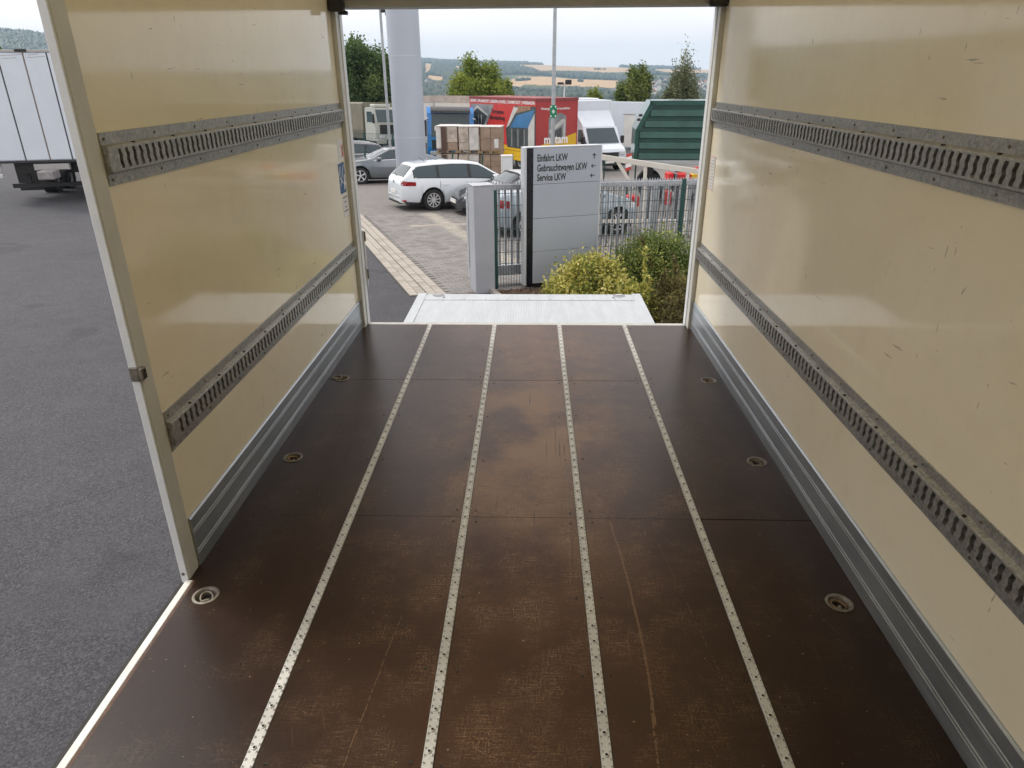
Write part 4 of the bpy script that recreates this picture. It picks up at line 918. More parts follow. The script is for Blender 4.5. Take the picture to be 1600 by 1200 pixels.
SEDAN = dict(top=[(-2.34,.52),(-2.32,.80),(-2.22,.97),(-1.95,1.04),(-1.60,1.10),(-1.2,1.24),(-.7,1.37),(-.2,1.415),(.15,1.39),(.5,1.24),(.95,1.02),(1.15,.965),(1.7,.90),(2.1,.80),(2.28,.66),(2.34,.50)],
    belt=[(-2.34,.50),(-2.32,.76),(-2.2,.92),(-1.6,.98),(0,.95),(1.0,.90),(1.7,.84),(2.1,.73),(2.28,.6),(2.34,.45)],
    wid=[(-2.34,.60),(-2.28,.74),(-2.0,.84),(-1.4,.90),(0,.905),(1.4,.90),(1.9,.85),(2.2,.74),(2.34,.55)],
    wheels=(-1.38, 1.43), r=.335, screens=[('rear_window', -1.58, -.95), ('windscreen', .30, .95)], panes=[(-1.25, -.55), (-.47, .68)], seams=[-.6, .92], handles=[-.35], chrome=(-1.4, .85),
    tail=(-2.3, -1.95, .78, .90), head=(1.85, 2.25, .60, .74), mirror=.62, paint=SEDAN_PAINT, spokes=5, plate_z=.55)
hd = R(180+24)
make_car('coupe_car', 'silver grey coupe parked behind the big grey column', place(G(564, 288), (1.43, .80), hd), hd, SEDAN)
EST2 = dict(ESTATE); EST2.update(paint=DARK_PAINT, chrome=(-1.9, .8), rail_mat=CHROME)
hd = R(180+24); p_ = Y(575, 250, 33.5); p_.z = g(p_.x, p_.y)
make_car('estate_car', 'dark blue estate car with silver roof rails beyond the grey coupe', p_-Vector((1.3, .2, 0)), hd, EST2)
ROAD = dict(top=[(-1.95,.50),(-1.93,.72),(-1.8,.86),(-1.4,.93),(-1.0,.99),(-.75,1.12),(-.45,1.225),(-.1,1.235),(.1,1.20),(.55,.93),(.75,.885),(1.3,.82),(1.7,.70),(1.86,.58),(1.95,.42)],
    belt=[(-1.95,.48),(-1.93,.68),(-1.8,.80),(-1.2,.86),(0,.83),(.6,.82),(1.2,.76),(1.7,.63),(1.86,.5),(1.95,.36)],
    wid=[(-1.95,.58),(-1.9,.68),(-1.6,.82),(-1.1,.865),(0,.84),(1.1,.865),(1.5,.80),(1.8,.62),(1.95,.34)],
    wheels=(-1.13, 1.18), r=.315, screens=[('windscreen', .13, .54), ('rear_window', -.95, -.72)], panes=[(-.55, .38)], seams=[-.5, .62], handles=[-.35], sill=.16,
    tail=(-1.92, -1.7, .66, .78), head=(1.45, 1.80, .52, .60), mirror=.36, paint=ROADSTER_PAINT, spokes=10, plate_z=.5)
hd = R(180+22); nose = G(716, 337)
rp = place(nose, (1.88, .25), hd)
road, rsec, rtop = make_car('roadster_car', 'low graphite sports car with pale roof, its nose beside the gate pillar', rp, hd, ROAD)
# soft top
mb = MB(); K = 9
xs_ = np.linspace(-1.02, .11, K)
for x in xs_:
    p = rsec(x)[5:]; full = [(-y-.008, z+.004) for y, z in p]+[(y+.008, z+.004) for y, z in p[-2::-1]]; mb.v += [(x, y, z+.008) for y, z in full]
m_ = len(full); mb.f = [(i*m_+j, i*m_+j+1, (i+1)*m_+j+1, (i+1)*m_+j) for i in range(K-1) for j in range(m_-1)]; mb.mi = [0]*len(mb.f)
mb.build('roof_panel', M('roof_silver', (.42, .43, .44), .35, .2), road, True, 60)
mb = MB(); p = rsec(.13)[7:]; mb.tube([(.13-abs(y)*.05, y, z+.018) for y, z in [(-y, z) for y, z in p]+[(y, z) for y, z in p[-2::-1]]], .028, 6); mb.build('roof_edge', BLACK, road)
# compact car behind the sliding gate
COMP = dict(ESTATE); COMP.update(paint=BLUEGREY_PAINT, rails=None,
    top=[(-1.98,.50),(-1.97,.84),(-1.92,1.02),(-1.75,1.07),(-1.35,1.09),(-1.15,1.16),(-.75,1.39),(-.45,1.46),(-.1,1.47),(.2,1.44),(.55,1.30),(1.0,1.06),(1.25,.99),(1.6,.90),(1.85,.76),(1.98,.55)],
    belt=[(-1.98,.49),(-1.97,.76),(-1.9,.95),(-1.5,1.0),(0,.97),(1.0,.93),(1.5,.84),(1.85,.68),(1.98,.5)],
    wid=[(-1.98,.66),(-1.93,.76),(-1.75,.83),(-1.2,.865),(0,.87),(1.2,.86),(1.6,.81),(1.85,.70),(1.98,.52)], wheels=(-1.2, 1.26), screens=[('rear_window', -1.2, -.75), ('windscreen', .42, 1.0)], panes=[(-.92, -.05), (.03, .85)], seams=[-.95, 0, .95], handles=[-.8, .15],
    tail=(-1.955, -1.66, .74, .94), head=(1.5, 1.88, .66, .80), mirror=.72, spokes=7)
hd = R(20)
make_car('compact_car', 'blue grey compact car parked behind the sliding gate pickets', place(G(962, 366), (1.26, -.78), hd), hd, COMP)

# ================================================================== COLUMN, MASTS
cy_ = 25.2; pc = Y(642.5, 250, cy_); base_ = Vector((pc.x, pc.y, g(pc.x, pc.y)))
colm = thing('sign_column', 'huge smooth light grey round column rising behind the white estate', 'column', base_)
CR_ = .535; COLM = M('column_grey', (.40, .44, .50), .42, .15, .03, .8)
def zz_at(u, v): return Y(u, v, cy_).z-base_.z
z1, z2 = zz_at(640, 214), zz_at(640, 88); edges = [-.2, z1, z2, z2+(z2-z1), z2+2*(z2-z1)]
for a, b in zip(edges, edges[1:]): MB().lathe([(CR_-.006, a), (CR_, a+.01), (CR_, b-.012), (CR_-.006, b-.004)], 64).build('column_section', COLM, colm, True, 25)
for a in edges[1:-1]: MB().lathe([(CR_-.007, a-.006), (CR_+.004, a-.005), (CR_+.004, a+.012), (CR_-.007, a+.013)], 64, close=False).build('joint_ring', M('column_joint', (.55, .58, .62), .4, .2), colm, True, 25)
MB().lathe([(0, edges[-1]-.003), (CR_, edges[-1]-.003), (CR_+.02, edges[-1]+.1), (0, edges[-1]+.1)], 48).build('column_cap', COLM, colm)
MB().lathe([(CR_+.02, 0), (CR_+.02, .12), (CR_+.001, .13)], 48).build('base_collar', GALV2, colm)
GALV3 = galvanised('galvanised_mast', (.30, .33, .35), (.46, .49, .51), 20, .5, .3)
def mast(label, u, v, y, r0, r1, h, lamp):
    p = Y(u, v, y); b_ = Vector((p.x, p.y, g(p.x, p.y))); t = thing('lamp_mast', label, 'mast', b_)
    MB().cyl((0, 0, -.1), (0, 0, h), r0, r1, 14).build('pole', GALV3, t, True, 40); MB().cbox(-r0*1.02, -r0*.6, -r0*1.35, -r0*.6, .6, 1.0, .01).build('service_door', GALV3, t)
    lamp(t, h, b_); return t
def lamp1(t, h, b_):
    z = Y(602, 17, 32).z-b_.z
    MB().cbox(.03, .36, -.09, .09, z-.06, z+.05, .02).build('camera_housing', BLACK, t); MB().lathe([(0, -.1), (.07, -.08), (.08, 0), (.05, .06)], 12, (.26, 0, z-.09)).build('camera_dome', BLACK, t, True); MB().cyl((0, 0, z+.06), (.3, 0, z+.06), .02).build('bracket', GALV3, t)
mast('slim galvanised mast carrying a camera beside the grey column', 608.5, 215, 32, .065, .05, 9.5, lamp1)
def lamp2(t, h, b_):
    z = Y(863.5, 174, 26.5).z-b_.z
    pl = MB().box(-.125, .125, -.098, -.09, z-.21, z+.21).build('sign_plate', M('sign_green', (.0, .19, .085), .4), t)
    mb = MB()
    for sx in (-1, 1):
        for sz in (-1, 1): mb.prism([(sx*.11, z+sz*.19), (sx*.045, z+sz*.17), (sx*.09, z+sz*.105)], -.1005, -.0985, 'y')
    mb.build('assembly_arrows', WHITE_INK, pl)
    mb = MB()
    for sx, sz in ((0, .03), (-.032, -.005), (.032, -.005), (0, -.04)): mb.prism([(sx+a, z+sz+b) for a, b in circle(0, .028, .013, 10)], -.1006, -.0986, 'y'); mb.prism([(sx-.014, z+sz-.03), (sx+.014, z+sz-.03), (sx+.014, z+sz+.012), (sx-.014, z+sz+.012)], -.1006, -.0986, 'y')
    mb.build('assembly_figures', WHITE_INK, pl)
    MB().cyl((0, -.03, z+.1), (0, -.09, z+.1), .02).build('clamp', STEEL, t)
    for a in (-1, 1): MB().cbox(min(a*.05, a*.9), max(a*.05, a*.9), -.12, .12, h-.05, h+.06, .02).build('lamp_head', HEADER, t)
mast('galvanised lamp mast with a green assembly point sign behind the sign pylon', 863.5, 225, 26.5, .082, .05, 9.0, lamp2)
p = Y(881.5, 150, 62); t = thing('floodlight_mast', 'far thin white mast topped by a black twin floodlight', 'mast', (p.x, p.y, g(p.x, p.y)))
zt = Y(881.5, 131, 62).z-g(p.x, p.y); MB().cyl((0, 0, -.2), (0, 0, zt), .09, .06, 8).build('pole', FRAME_WHITE, t, True)
for a in (-.32, .32): MB().cbox(a-.26, a+.26, -.2, .2, zt-.12+abs(a)*.2, zt+.22+a*.3, .05).build('floodlight', BLACK, t)

# ================================================================== TREES
def tree(label, u, vtop, y, half_px, crown_h, mat, n=14000, size=.11, clump=70, airy=.0, droop=0.0, name='tree', group=None, lean=0):
    top = Y(u, vtop, y); gz = g(top.x, y)-.0; H = top.z-gz; r = half_px/F_PX*y*1.05
    t = thing(name, label, 'tree', (top.x, y, gz), 0, group); ch = H*crown_h; z0 = H-ch
    cl = []
    while len(cl) < clump:
        p_ = RNG.uniform(-1, 1, 3); d = np.linalg.norm(p_) if droop else (p_[0]**2+p_[1]**2+abs(p_[2])**2.4)**.5
        if d > 1 or d < .45: continue
        if not droop: p_ = p_*RNG.uniform(.82, 1.08)
        w = 1-.12*max(0, p_[2])**2 if droop == 0 else (1-.6*max(0, p_[2]))
        cl.append((p_[0]*r*w, p_[1]*r*w, z0+ch*(p_[2]*.5+.5)*.97))
    cl = np.array(cl); n = int(n*1.7); idx = RNG.integers(0, clump, n); sp_ = np.array([r*.145, r*.145, ch*.06*(1+droop)])
    P = cl[idx]+RNG.normal(size=(n, 3))*sp_
    if droop: P[:, 2] -= np.abs(RNG.normal(size=n))*droop*.5
    ctint = RNG.random(clump)[idx]*.5+RNG.random(n)*.5
    leaves('crown', P, RNG.uniform(.55, 1.15, n)*size, ctint, mat, t, .6)
    mb = MB(); tr = max(.09, H*.018); mb.tube([(0, 0, -.3), (.03, 0, H*.3), (-.04, .05, H*.62), (0, 0, H*.97)], [tr, tr*.8, tr*.45, tr*.1], 8)
    for k in range(min(34, clump)):
        e = cl[k]; s0 = min(H*.8, max(z0*.8, e[2]*.62)); mb.tube([(0, 0, s0), (e[0]*.5, e[1]*.5, (s0+e[2])*.52), tuple(e)], [tr*.34, tr*.2, .012], 5)
    mb.build('trunk', M('bark', (.085, .07, .055), .9, 0, .3, 8, .5, 30), t); return t
LF1 = leaf_material('leaf_dark_green', [(0, (.045, .085, .025)), (.5, (.09, .155, .04)), (1, (.17, .24, .07))], .35)
LF2 = leaf_material('leaf_yellow_green', [(0, (.09, .14, .02)), (.5, (.20, .26, .035)), (1, (.38, .40, .07))], .4)
LF3 = leaf_material('leaf_mid_green', [(0, (.08, .12, .028)), (.5, (.16, .21, .045)), (1, (.27, .30, .085))], .35)
LF4 = leaf_material('leaf_birch', [(0, (.075, .095, .045)), (.5, (.15, .17, .08)), (1, (.28, .29, .14))], .35)
tree('dark green maple rising behind the olive army truck', 567, 66, 62, 42, .92, LF1, 20000, .14, 60)
tree('dark green leafy tree crowded against the maple behind the slim mast', 606, 92, 66, 24, .92, LF1, 9000, .14, 40)
tree('yellow green tree standing behind the white trailers and red box truck', 746, 91, 60, 40, .9, LF2, 14000, .13, 46)
tree('low yellow green tree beside the taller yellow green one', 783, 124, 62, 17, .9, LF2, 6000, .13, 40)
tree('small bright green treetop behind the white box van', 928, 139, 64, 12, .9, LF2, 5000, .12, 36)
tree('round mid green tree standing behind the white box van', 993, 107, 60, 23, .93, LF3, 13000, .12, 48)
tree('tall airy birch with drooping twigs behind the green container', 1072, 84, 57, 24, .94, LF4, 15000, .085, 95, 0, .8)
tree('low shrubby tree at the foot of the birch', 1045, 138, 57, 16, .95, LF4, 5000, .1, 40)
tree('dark tree behind the white swap body trailer', 4, 72, 60, 12, .9, LF1, 4000, .14, 36)

# ================================================================== YARD VEHICLES AND STORES
def ry(u, v, y): p_ = Y(u, v, y); return Vector((p_.x, p_.y, g(p_.x, p_.y)))
PW = M('panel_white', (.62, .68, .75), .38, 0, .04, 1.5); PW2 = M('panel_white_dull', (.66, .66, .63), .5, 0, .1, 1.5)
# --- white trailer on the left, seen through the side opening
P0 = Y(8, 250, 22.0); t = thing('box_trailer', 'white box trailer with black vertical seams and rear drawbar coupling', 'trailer', (-14.93, 22.0, g(-14.93, 22)), R(14))
zb_, zt_ = Y(60, 250, 22).z-t.location.z, Y(60, 79, 22).z-t.location.z
MB().box(-1.72, 1.5, .006, 8.5, zb_, zt_).build('body', PW, t)
TRIMB = M('trim_dark', (.03, .03, .033), .5)
cols_ = [-1.70, -.71, -.03, .60, 1.46]
for a, b in zip(cols_, cols_[1:]): MB().cbox(a+.02, b-.02, -.022, .004, zb_+.02, zt_-.06, .006).build('rear_panel', PW, t)
for a in cols_: MB().box(a-.014, a+.014, -.012, .005, zb_, zt_-.02).build('seam', M('seam_brown', (.20, .15, .12), .6) if a == -.03 else TRIMB, t)
MB().cbox(-1.74, 1.52, -.03, .05, zt_-.045, zt_+.03, .006).build('top_rail', HEADER, t); MB().cbox(-.22, .10, -.05, -.031, zt_-.03, zt_+.05, .01).build('marker_lamp', BLACK, t)
MB().cbox(-1.74, 1.52, -.03, .05, zb_-.07, zb_-.002, .006).build('bottom_rail', TRIMB, t)
mb = MB()
for k, (a, z_, l) in enumerate(((-.66, zt_-.14, .62), (-.60, zt_-.22, .4), (.05, zt_-.19, .5), (.1, zt_-.12, .3))): mb.prism([(a, z_), (a+l, z_+.03), (a+l*.98, z_+.045), (a, z_+.012)], -.0245, -.0225, 'y')
tag(mb.build('scuff', M('scuff_grey', (.36, .36, .36), .7), t), kind='stuff')
mb = MB(); mb.box(-1.72, -1.5, -.024, -.0225, zb_+.1, zb_+.5); mb.build('warning_label', RED_INK, t)
MB().box(-1.2, 1.1, .3, 8.2, zb_-.42, zb_-.08).build('chassis', BLACK, t); MB().cbox(-1.5, 1.3, .5, .62, .42, .56, .01).build('underride_bar', BLACK, t)
for a in (-1.0, .8): MB().box(a-.06, a+.06, .52, .6, .56, zb_-.42).build('underride_stay', BLACK, t)
MB().cbox(-.55, .45, -.02, .14, zb_-.30, zb_-.11, .01).build('cross_member', HEADER, t)
MB().cbox(-.26, .18, -.7, -.1, zb_-.52, zb_-.26, .03).build('drawbar_coupling', M('coupling_grey', (.28, .27, .27), .55, .2, .3), t); MB().cyl((-.02, -.66, zb_-.40), (-.02, -.55, zb_-.40), .07, n=10).build('coupling_eye', STEEL, t)
MB().prism([(-.4, zb_-.28), (.38, zb_-.28), (.16, zb_-.5), (-.2, zb_-.5)], -.1, .02, 'y').build('coupling_bracket', BLACK, t)
for a in (-1.35, 1.15):
    MB().box(a-.03, a+.03, 2.1, 2.2, zb_-.8, zb_-.42).build('mudguard_stay', BLACK, t)
    MB().box(a-.34, a+.34, 1.45, 1.48, .22, zb_-.1).build('mud_flap_shade', BLACK, t)  # black flaps widened to stand in for the shade under the body
    for yy in (3.2, 4.5): w_ = truck_wheel(t, a, yy, .47-.036*yy-.02, .47, .4)
MB().cbox(-1.66, -1.42, -.16, -.1, zb_-.5, zb_-.36, .02).build('tail_lamp', LENS_CLEAR, t); MB().tube([(-1.5, .1, zb_-.1), (-1.52, 0, zb_-.3), (-1.55, -.12, zb_-.42)], .03).build('lamp_arm', HEADER, t)
# --- olive army truck
t = thing('army_truck', 'olive tarpaulin army truck with pale grey cab beyond the parked cars', 'truck', ry(612, 205, 50), R(36), None, True)
OLIVE = M('tarpaulin_olive', (.17, .16, .115), .75, 0, .15, 1.2, .3, 8); OL2 = M('olive_steel', (.10, .095, .07), .6); CABG = M('cab_pale', (.42, .44, .40), .45, 0, .1)
mb = MB(); mb.prism([(-1.3, 1.0), (1.2, 1.0), (1.2, 3.12), (1.05, 3.22), (-1.15, 3.22), (-1.3, 3.12)], 1.9, 6.6, 'y'); mb.build('tarpaulin', OLIVE, t)
MB().box(-1.32, 1.22, 1.95, 6.6, .85, 1.4).build('dropside', OL2, t); MB().box(-.5, .5, -.3, 6.5, .5, .86).build('chassis', BLACK, t)
mb = MB(); mb.prism([(-.0, .75), (1.75, .75), (1.75, 2.75), (1.55, 2.9), (.35, 2.85), (.04, 2.05), (0, 1.4)], -1.2, 1.2, 'x'); mb.build('cab', CABG, t)
mb = MB(); mb.quad((-1.05, .005, 1.98), (1.05, .005, 1.98), (1.05, .30, 2.76), (-1.05, .30, 2.76)); 
for i in range(4): x, y, z = mb.v[i]; mb.v[i] = (x, y-.02, z)
mb.build('windscreen', GLASS, t)
for s in (-1, 1):
    MB().prism([(.45, 1.95), (1.4, 1.95), (1.4, 2.62), (.55, 2.62)], s*1.206, s*1.212, 'x').build('side_window', GLASS, t); MB().cbox(s*1.28-.05, s*1.28+.05, .1, .3, 1.9, 2.5, .02).build('mirror', BLACK, t); MB().cbox(s*.8-.2, s*.8+.2, -.06, .0, .9, 1.12, .03).build('head_lamp', LENS_CLEAR, t)
    for yy in (.9, 4.6): truck_wheel(t, s*1.0, yy, .5, .5, .32)
MB().cbox(-1.2, 1.2, -.14, .02, .55, .88, .04).build('bumper', CABG, t); MB().cbox(-.9, .9, -.02, .01, 1.2, 1.8, .02).build('grille', BLACK, t); MB().cbox(-1.0, .2, .5, 1.3, 2.9, 3.1, .05).build('roof_box', CABG, t)
# --- blue truck
BLUE = M('truck_blue', (.0, .19, .56), .3, 0, .06, 2, 0, 40, .5, .6)
t = thing('blue_truck', 'bright blue truck cab with dark sun visor behind the wrapped pallets', 'truck', ry(703, 200, 38), R(9), None, True)
mb = MB(); mb.prism([(0, .45), (2.1, .45), (2.1, 2.78), (1.9, 2.95), (.55, 2.98), (.14, 2.68), (.02, 1.55), (-.02, 1.0)], -1.22, 1.22, 'x'); mb.build('cab', BLUE, t); MB().box(-1.0, 1.0, .62, 1.88, 2.985, 3.0).build('roof_panel', M('visor_dark', (.02, .02, .025), .25), t)
MB().add([(-1.02, -.0, 1.52), (1.02, -.0, 1.52), (.97, .115, 2.66), (-.97, .115, 2.66)], [(0, 1, 2, 3)]).build('windscreen', GLASS, t)
MB().prism([(-.14, 2.70), (.10, 2.74), (.34, 2.97), (.30, 3.01), (.06, 2.92), (-.12, 2.82)], -1.02, 1.02, 'x').build('sun_visor', M('visor_dark', (.02, .02, .025), .25), t)
for s in (-1, 1):
    MB().prism([(.35, 1.6), (1.4, 1.6), (1.4, 2.45), (.5, 2.45)], s*1.224, s*1.23, 'x').build('side_window', GLASS, t); MB().cbox(s*1.32-.07, s*1.32+.07, -.12, .1, 1.55, 2.35, .03).build('mirror', BLACK, t); MB().tube([(s*1.15, .1, 2.45), (s*1.3, 0, 2.4)], .025).build('mirror_arm', FRAME_WHITE, t)
    MB().cbox(s*.85-.25, s*.85+.25, -.06, .0, .62, .82, .03).build('head_lamp', LENS_CLEAR, t)
    for yy in (1.2, 4.5): truck_wheel(t, s*1.0, yy, .5, .5, .32)
MB().cbox(-1.0, 1.0, -.04, -.0, .9, 1.4, .02).build('grille', BLACK, t); MB().cbox(-1.2, 1.2, -.1, .05, .4, .6, .04).build('bumper', BLUE, t); MB().box(-.5, .5, 2.0, 6.2, .55, .85).build('chassis', BLACK, t)
MB().box(-.85, -.6, -.014, -.008, 1.85, 2.05).build('windscreen_note', PLATE, t)
# --- white box bodies behind
for k, (u, w_, lab) in enumerate(((674, 2.45, 'weathered white box body with grey stained top edge, half behind the column'), (722, 3.6, 'long weathered white box body behind the blue truck cab'))):
    b_ = ry(u, 180, 45); t = thing('swap_container', lab, 'container', b_, R(3), None, True); z_ = Y(u, 150, 45).z-b_.z
    MB().box(-w_/2, w_/2, 0, 6, .9, z_).build('shell', PW2, t); MB().box(-w_/2-.02, w_/2+.02, -.02, 6, z_-.38, z_+.015).build('top_frame', M('stained_grey', (.46, .42, .38), .7, 0, .3, 1.5), t)
    for x in (-w_/2, w_/2-.08): MB().box(x, x+.08, -.03, .0, .9, z_-.39).build('corner_post', HEADER, t)
    for x in (-w_/2+.25, w_/2-.25):
        for yy in (.5, 5.2): MB().cyl((x, yy, 0), (x, yy, .9), .06, n=8).build('support_leg', BLACK, t)
# --- wrapped pallets
CARD2 = M('wrapped_carton_pale', (.50, .43, .36), .28, 0, .35, 4, .5, 7); CARD = M('wrapped_carton', (.31, .225, .165), .35, 0, .3, 2.2, .3, 9); WRAP = M('stretch_wrap', (.62, .60, .57), .25, 0, .2, 3, .4, 7); WOOD = M('pallet_wood', (.30, .22, .14), .85, 0, .25, 5); BOARD = M('brown_board', (.10, .055, .04), .7)
PAL = Y(737, 240, 32.0); pb = Vector((PAL.x, 32.0, 0)); hdp = R(-4)
GAL = ['lower wrapped carton pallet, end of the row beside the blue truck', 'lower wrapped carton pallet in the middle of its row', 'lower wrapped carton pallet beside the white cabinet', 'upper wrapped carton pallet, end of the row beside the blue truck', 'upper wrapped carton pallet in the middle of its row', 'upper wrapped carton pallet with a paper label, beside the white cabinet']
for lv_ in range(2):
    for k in range(3):
        x = pb.x-1.0+k*.955+(.02 if lv_ else 0); y = 32+RNG.uniform(-.04, .04); zg = g(x, y)+lv_*1.14
        wd = (.72, .92, 1.12)[k] if False else .93
        t = thing('wrapped_pallet', GAL[lv_*3+k], 'pallet', (x, y, zg), hdp+RNG.normal()*.01, 'wrapped pallets stacked in the yard')
        for xx in (-.42, 0, .42): MB().box(xx-.06, xx+.06, -.55, .55, .022, .10).build('bearer', WOOD, t)
        for j in range(5): MB().box(-.47, .47, -.55+j*.245, -.55+j*.245+.12, .102, .125).build('deck_board', WOOD, t); 
        for j in (0, 4): MB().box(-.47, .47, -.55+j*.245, -.55+j*.245+.12, .0, .02).build('deck_board', WOOD, t)
        nr, ncol = (2 if k == 2 else 3), (1 if k == 2 and lv_ else 2); cw, chh = .92/ncol, .98/nr
        for r_ in range(nr):
            for c_ in range(ncol):
                for dpt in range(2): MB().cbox(-.46+c_*cw+.004, -.46+(c_+1)*cw-.004, -.54+dpt*.54+.004+RNG.normal()*.006, -.54+(dpt+1)*.54-.004, .128+r_*chh, .128+(r_+1)*chh-.004, .012).build('carton', (CARD if k == 2 or RNG.random() < .25 else CARD2), t)
        if lv_: MB().cbox(-.478, .478, -.562, .562, 1.085, 1.125, .015).build('wrap_top', WRAP, t)
        if k == 0: MB().box(-.462, -.25, -.575, -.562, .2, 1.06).build('wrap_sheet', WRAP, t); MB().box(-.24, -.03, -.585, -.562, .0, 1.08).build('edge_board', BOARD, t)
        if k == 1: MB().box(.02, .42, -.576, -.563, .15, 1.07).build('wrap_sheet', WRAP, t)
        if k == 2 and lv_: MB().box(.16, .34, -.572, -.562, .25, .62).build('paper_label', PLATE, t)
        MB().box(-.004, .008, -.566, -.560, .13, 1.08).build('strap', BLACK, t)
# --- white cabinet, background fence
c_ = ry(792, 262, 27.5); t = thing('distribution_cabinet', 'small white service cabinet beside the wrapped pallets', 'cabinet', c_, R(8)); hz_ = Y(792, 243, 27.5).z-c_.z
MB().cbox(-.21, .21, -.15, .15, .08, hz_, .012).build('housing', M('cabinet_white', (.62, .63, .62), .5, 0, .08), t); MB().cbox(-.225, .225, -.165, .165, hz_-.03, hz_+.02, .01).build('lid', PLATE, t); MB().box(-.2, .2, -.14, .14, -.1, .078).build('plinth', HEADER, t); MB().box(-.185, .185, -.156, -.1505, .14, hz_-.08).build('door', FRAME_WHITE, t); MB().cbox(-.17, -.14, -.17, -.157, hz_*.5, hz_*.5+.08, .004).build('handle', BLACK, t)
bf = thing('yard_fence', 'dark green wire fence with posts in front of the wrapped pallets and trucks', 'fence', ry(753, 250, 29.5), R(-6), None, True)
for k in range(-4, 6): MB().cbox(k*1.25-.03+.0, k*1.25+.03, -.03, .03, -.1, 1.25, .004).build('post', GREEN, bf)
for zz in (.25, .6, .95, 1.15): MB().box(-5.0, 6.25, -.036, -.031, zz, zz+.008).build('cross_wire', GREEN, bf)
bf2 = thing('yard_fence', 'dark green wire fence below the olive army truck', 'fence', ry(568, 214, 37.5), R(-14), None, True)
for k in range(-2, 4): MB().cbox(k*1.6-.035, k*1.6+.035, -.03, .03, -.1, 1.7, .004).build('post', GREEN, bf2)
for zz in (.2, .5, .8, 1.1, 1.4, 1.65): MB().box(-3.2, 4.8, -.04, -.031, zz, zz+.012).build('cross_wire', GREEN, bf2)
mb = MB()
for k in range(100): mb.box(-3.2+k*.08, -3.19+k*.08, -.03, -.022, .0, 1.68)
tag(mb.build('upright_wires', GREEN, bf2), kind='stuff')
# --- red box truck with printed tarpaulin
RED = M('tarp_red', (.52, .035, .030), .5, 0, .08, 1); RED_D = M('tarp_red_rear', (.36, .035, .035), .55, 0, .1, 1); YEL = M('tarp_yellow', (.68, .42, .01), .5, 0, .1, 1); PHOTO1 = M('print_grey', (.22, .23, .24), .5, 0, .3, 1.2); PHOTO2 = M('print_blue', (.04, .16, .34), .5, 0, .2, 1.2); PHOTO3 = M('print_dark', (.05, .06, .06), .5, 0, .5, 2); PHOTO4 = M('print_pale', (.50, .50, .48), .5, 0, .15, 2); PRINT_SKIN = M('print_brown', (.28, .17, .10), .5, 0, .3, 2)
yc = 35.0; cp = ry(837, 220, yc); ang = R(180-56)
t = thing('red_box_truck', 'red and yellow box truck with printed tarpaulin sides', 'truck', cp, 0, None)
t.rotation_euler = (0, 0, R(33))
# local: x = along the rear wall to the right, y = along the body away from the corner
z_ = Y(837, 154.5, yc).z-cp.z; WB, LB, z0 = 2.45, 6.6, .95
MB().box(0, WB, 0, LB, z0, z_).build('body', RED_D, t)
mb = MB(); mb.box(-.03, WB+.03, -.03, LB, z_-.1, z_+.02); mb.build('roof_edge', M('roof_edge_red', (.22, .04, .04), .6, 0, .2), t)
# side print (plane x = 0, facing -x); u runs from the far end (y = LB) to the corner (y = 0)
def sp_poly(pts, mat, lift, name): 
    mb = MB(); mb.prism([(LB*(1-a), z0+(z_-z0)*b) for a, b in pts], -lift, -lift-.002, 'x'); return mb.build(name, mat, t)
sp_poly([(0, 0), (1, 0), (1, 1), (0, 1)], RED, .004, 'side_tarpaulin'); sp_poly([(0, 0), (1, 0), (1, .02), (.5, .10), (0, .16)], YEL, .007, 'printed_band')
sp_poly([(.02, .35), (.25, .35), (.40, .86), (.02, .86)], PHOTO1, .010, 'printed_photo'); sp_poly([(.03, .35), (.20, .35), (.30, .65), (.13, .78), (.03, .66)], PHOTO3, .013, 'printed_house'); sp_poly([(.13, .78), (.30, .62), (.30, .66), (.13, .83), (.03, .68), (.03, .63)], PHOTO4, .016, 'printed_gable')
for a in (.08, .14, .19): sp_poly([(a, .36), (a+.012, .36), (a+.012, .64), (a, .64)], PHOTO4, .016, 'printed_mullion')
sp_poly([(.60, .05), (1, .05), (1, .86), (.72, .86), (.58, .42)], PHOTO3, .010, 'printed_photo'); sp_poly([(.64, .44), (.90, .46), (.985, .80), (.74, .68)], PHOTO2, .013, 'printed_roof'); sp_poly([(.90, .07), (.985, .07), (.985, .74), (.90, .48)], PHOTO4, .013, 'printed_wall')
for a in (.66, .75, .84): sp_poly([(a, .08), (a+.015, .08), (a+.015, .42), (a, .42)], PHOTO1, .013, 'printed_mullion')
sp_poly([(.585, .42), (.63, .48), (.76, .82), (.70, .84)], PHOTO4, .014, 'printed_gutter'); sp_poly([(.73, .72), (.93, .80), (.93, .86), (.76, .86)], PRINT_SKIN, .012, 'printed_gable')
def txt(body, size, mat, a, b, xs, rear=False, bold=0, ext=.002):
    me = text_mesh(body, size, mat, xs, bold, ext=ext)
    if rear: return put('lettering', me, t, (WB*a, -.016, z0+(z_-z0)*b))
    return put('lettering', me, t, (-.022, LB*(1-a), z0+(z_-z0)*b), (0, 0, R(-90)))
txt('ERFURT | FRANKFURT | GIESSEN | KASSEL | DARMSTADT | WIESBADEN', .20, WHITE_INK, .02, .895, 1.02, bold=.004)
txt('Terrassen-', .30, INK, .36, .69, 1.0, bold=.004); txt('überdachung', .30, INK, .33, .57, 1.0, bold=.004); txt('metam', 1.30, WHITE_INK, .03, .17, .84, bold=.035, ext=.004)
def rp_poly(pts, mat, lift, name):
    mb = MB(); mb.prism([(WB*a, z0+(z_-z0)*b) for a, b in pts], -lift, -lift-.002, 'y'); return mb.build(name, mat, t)
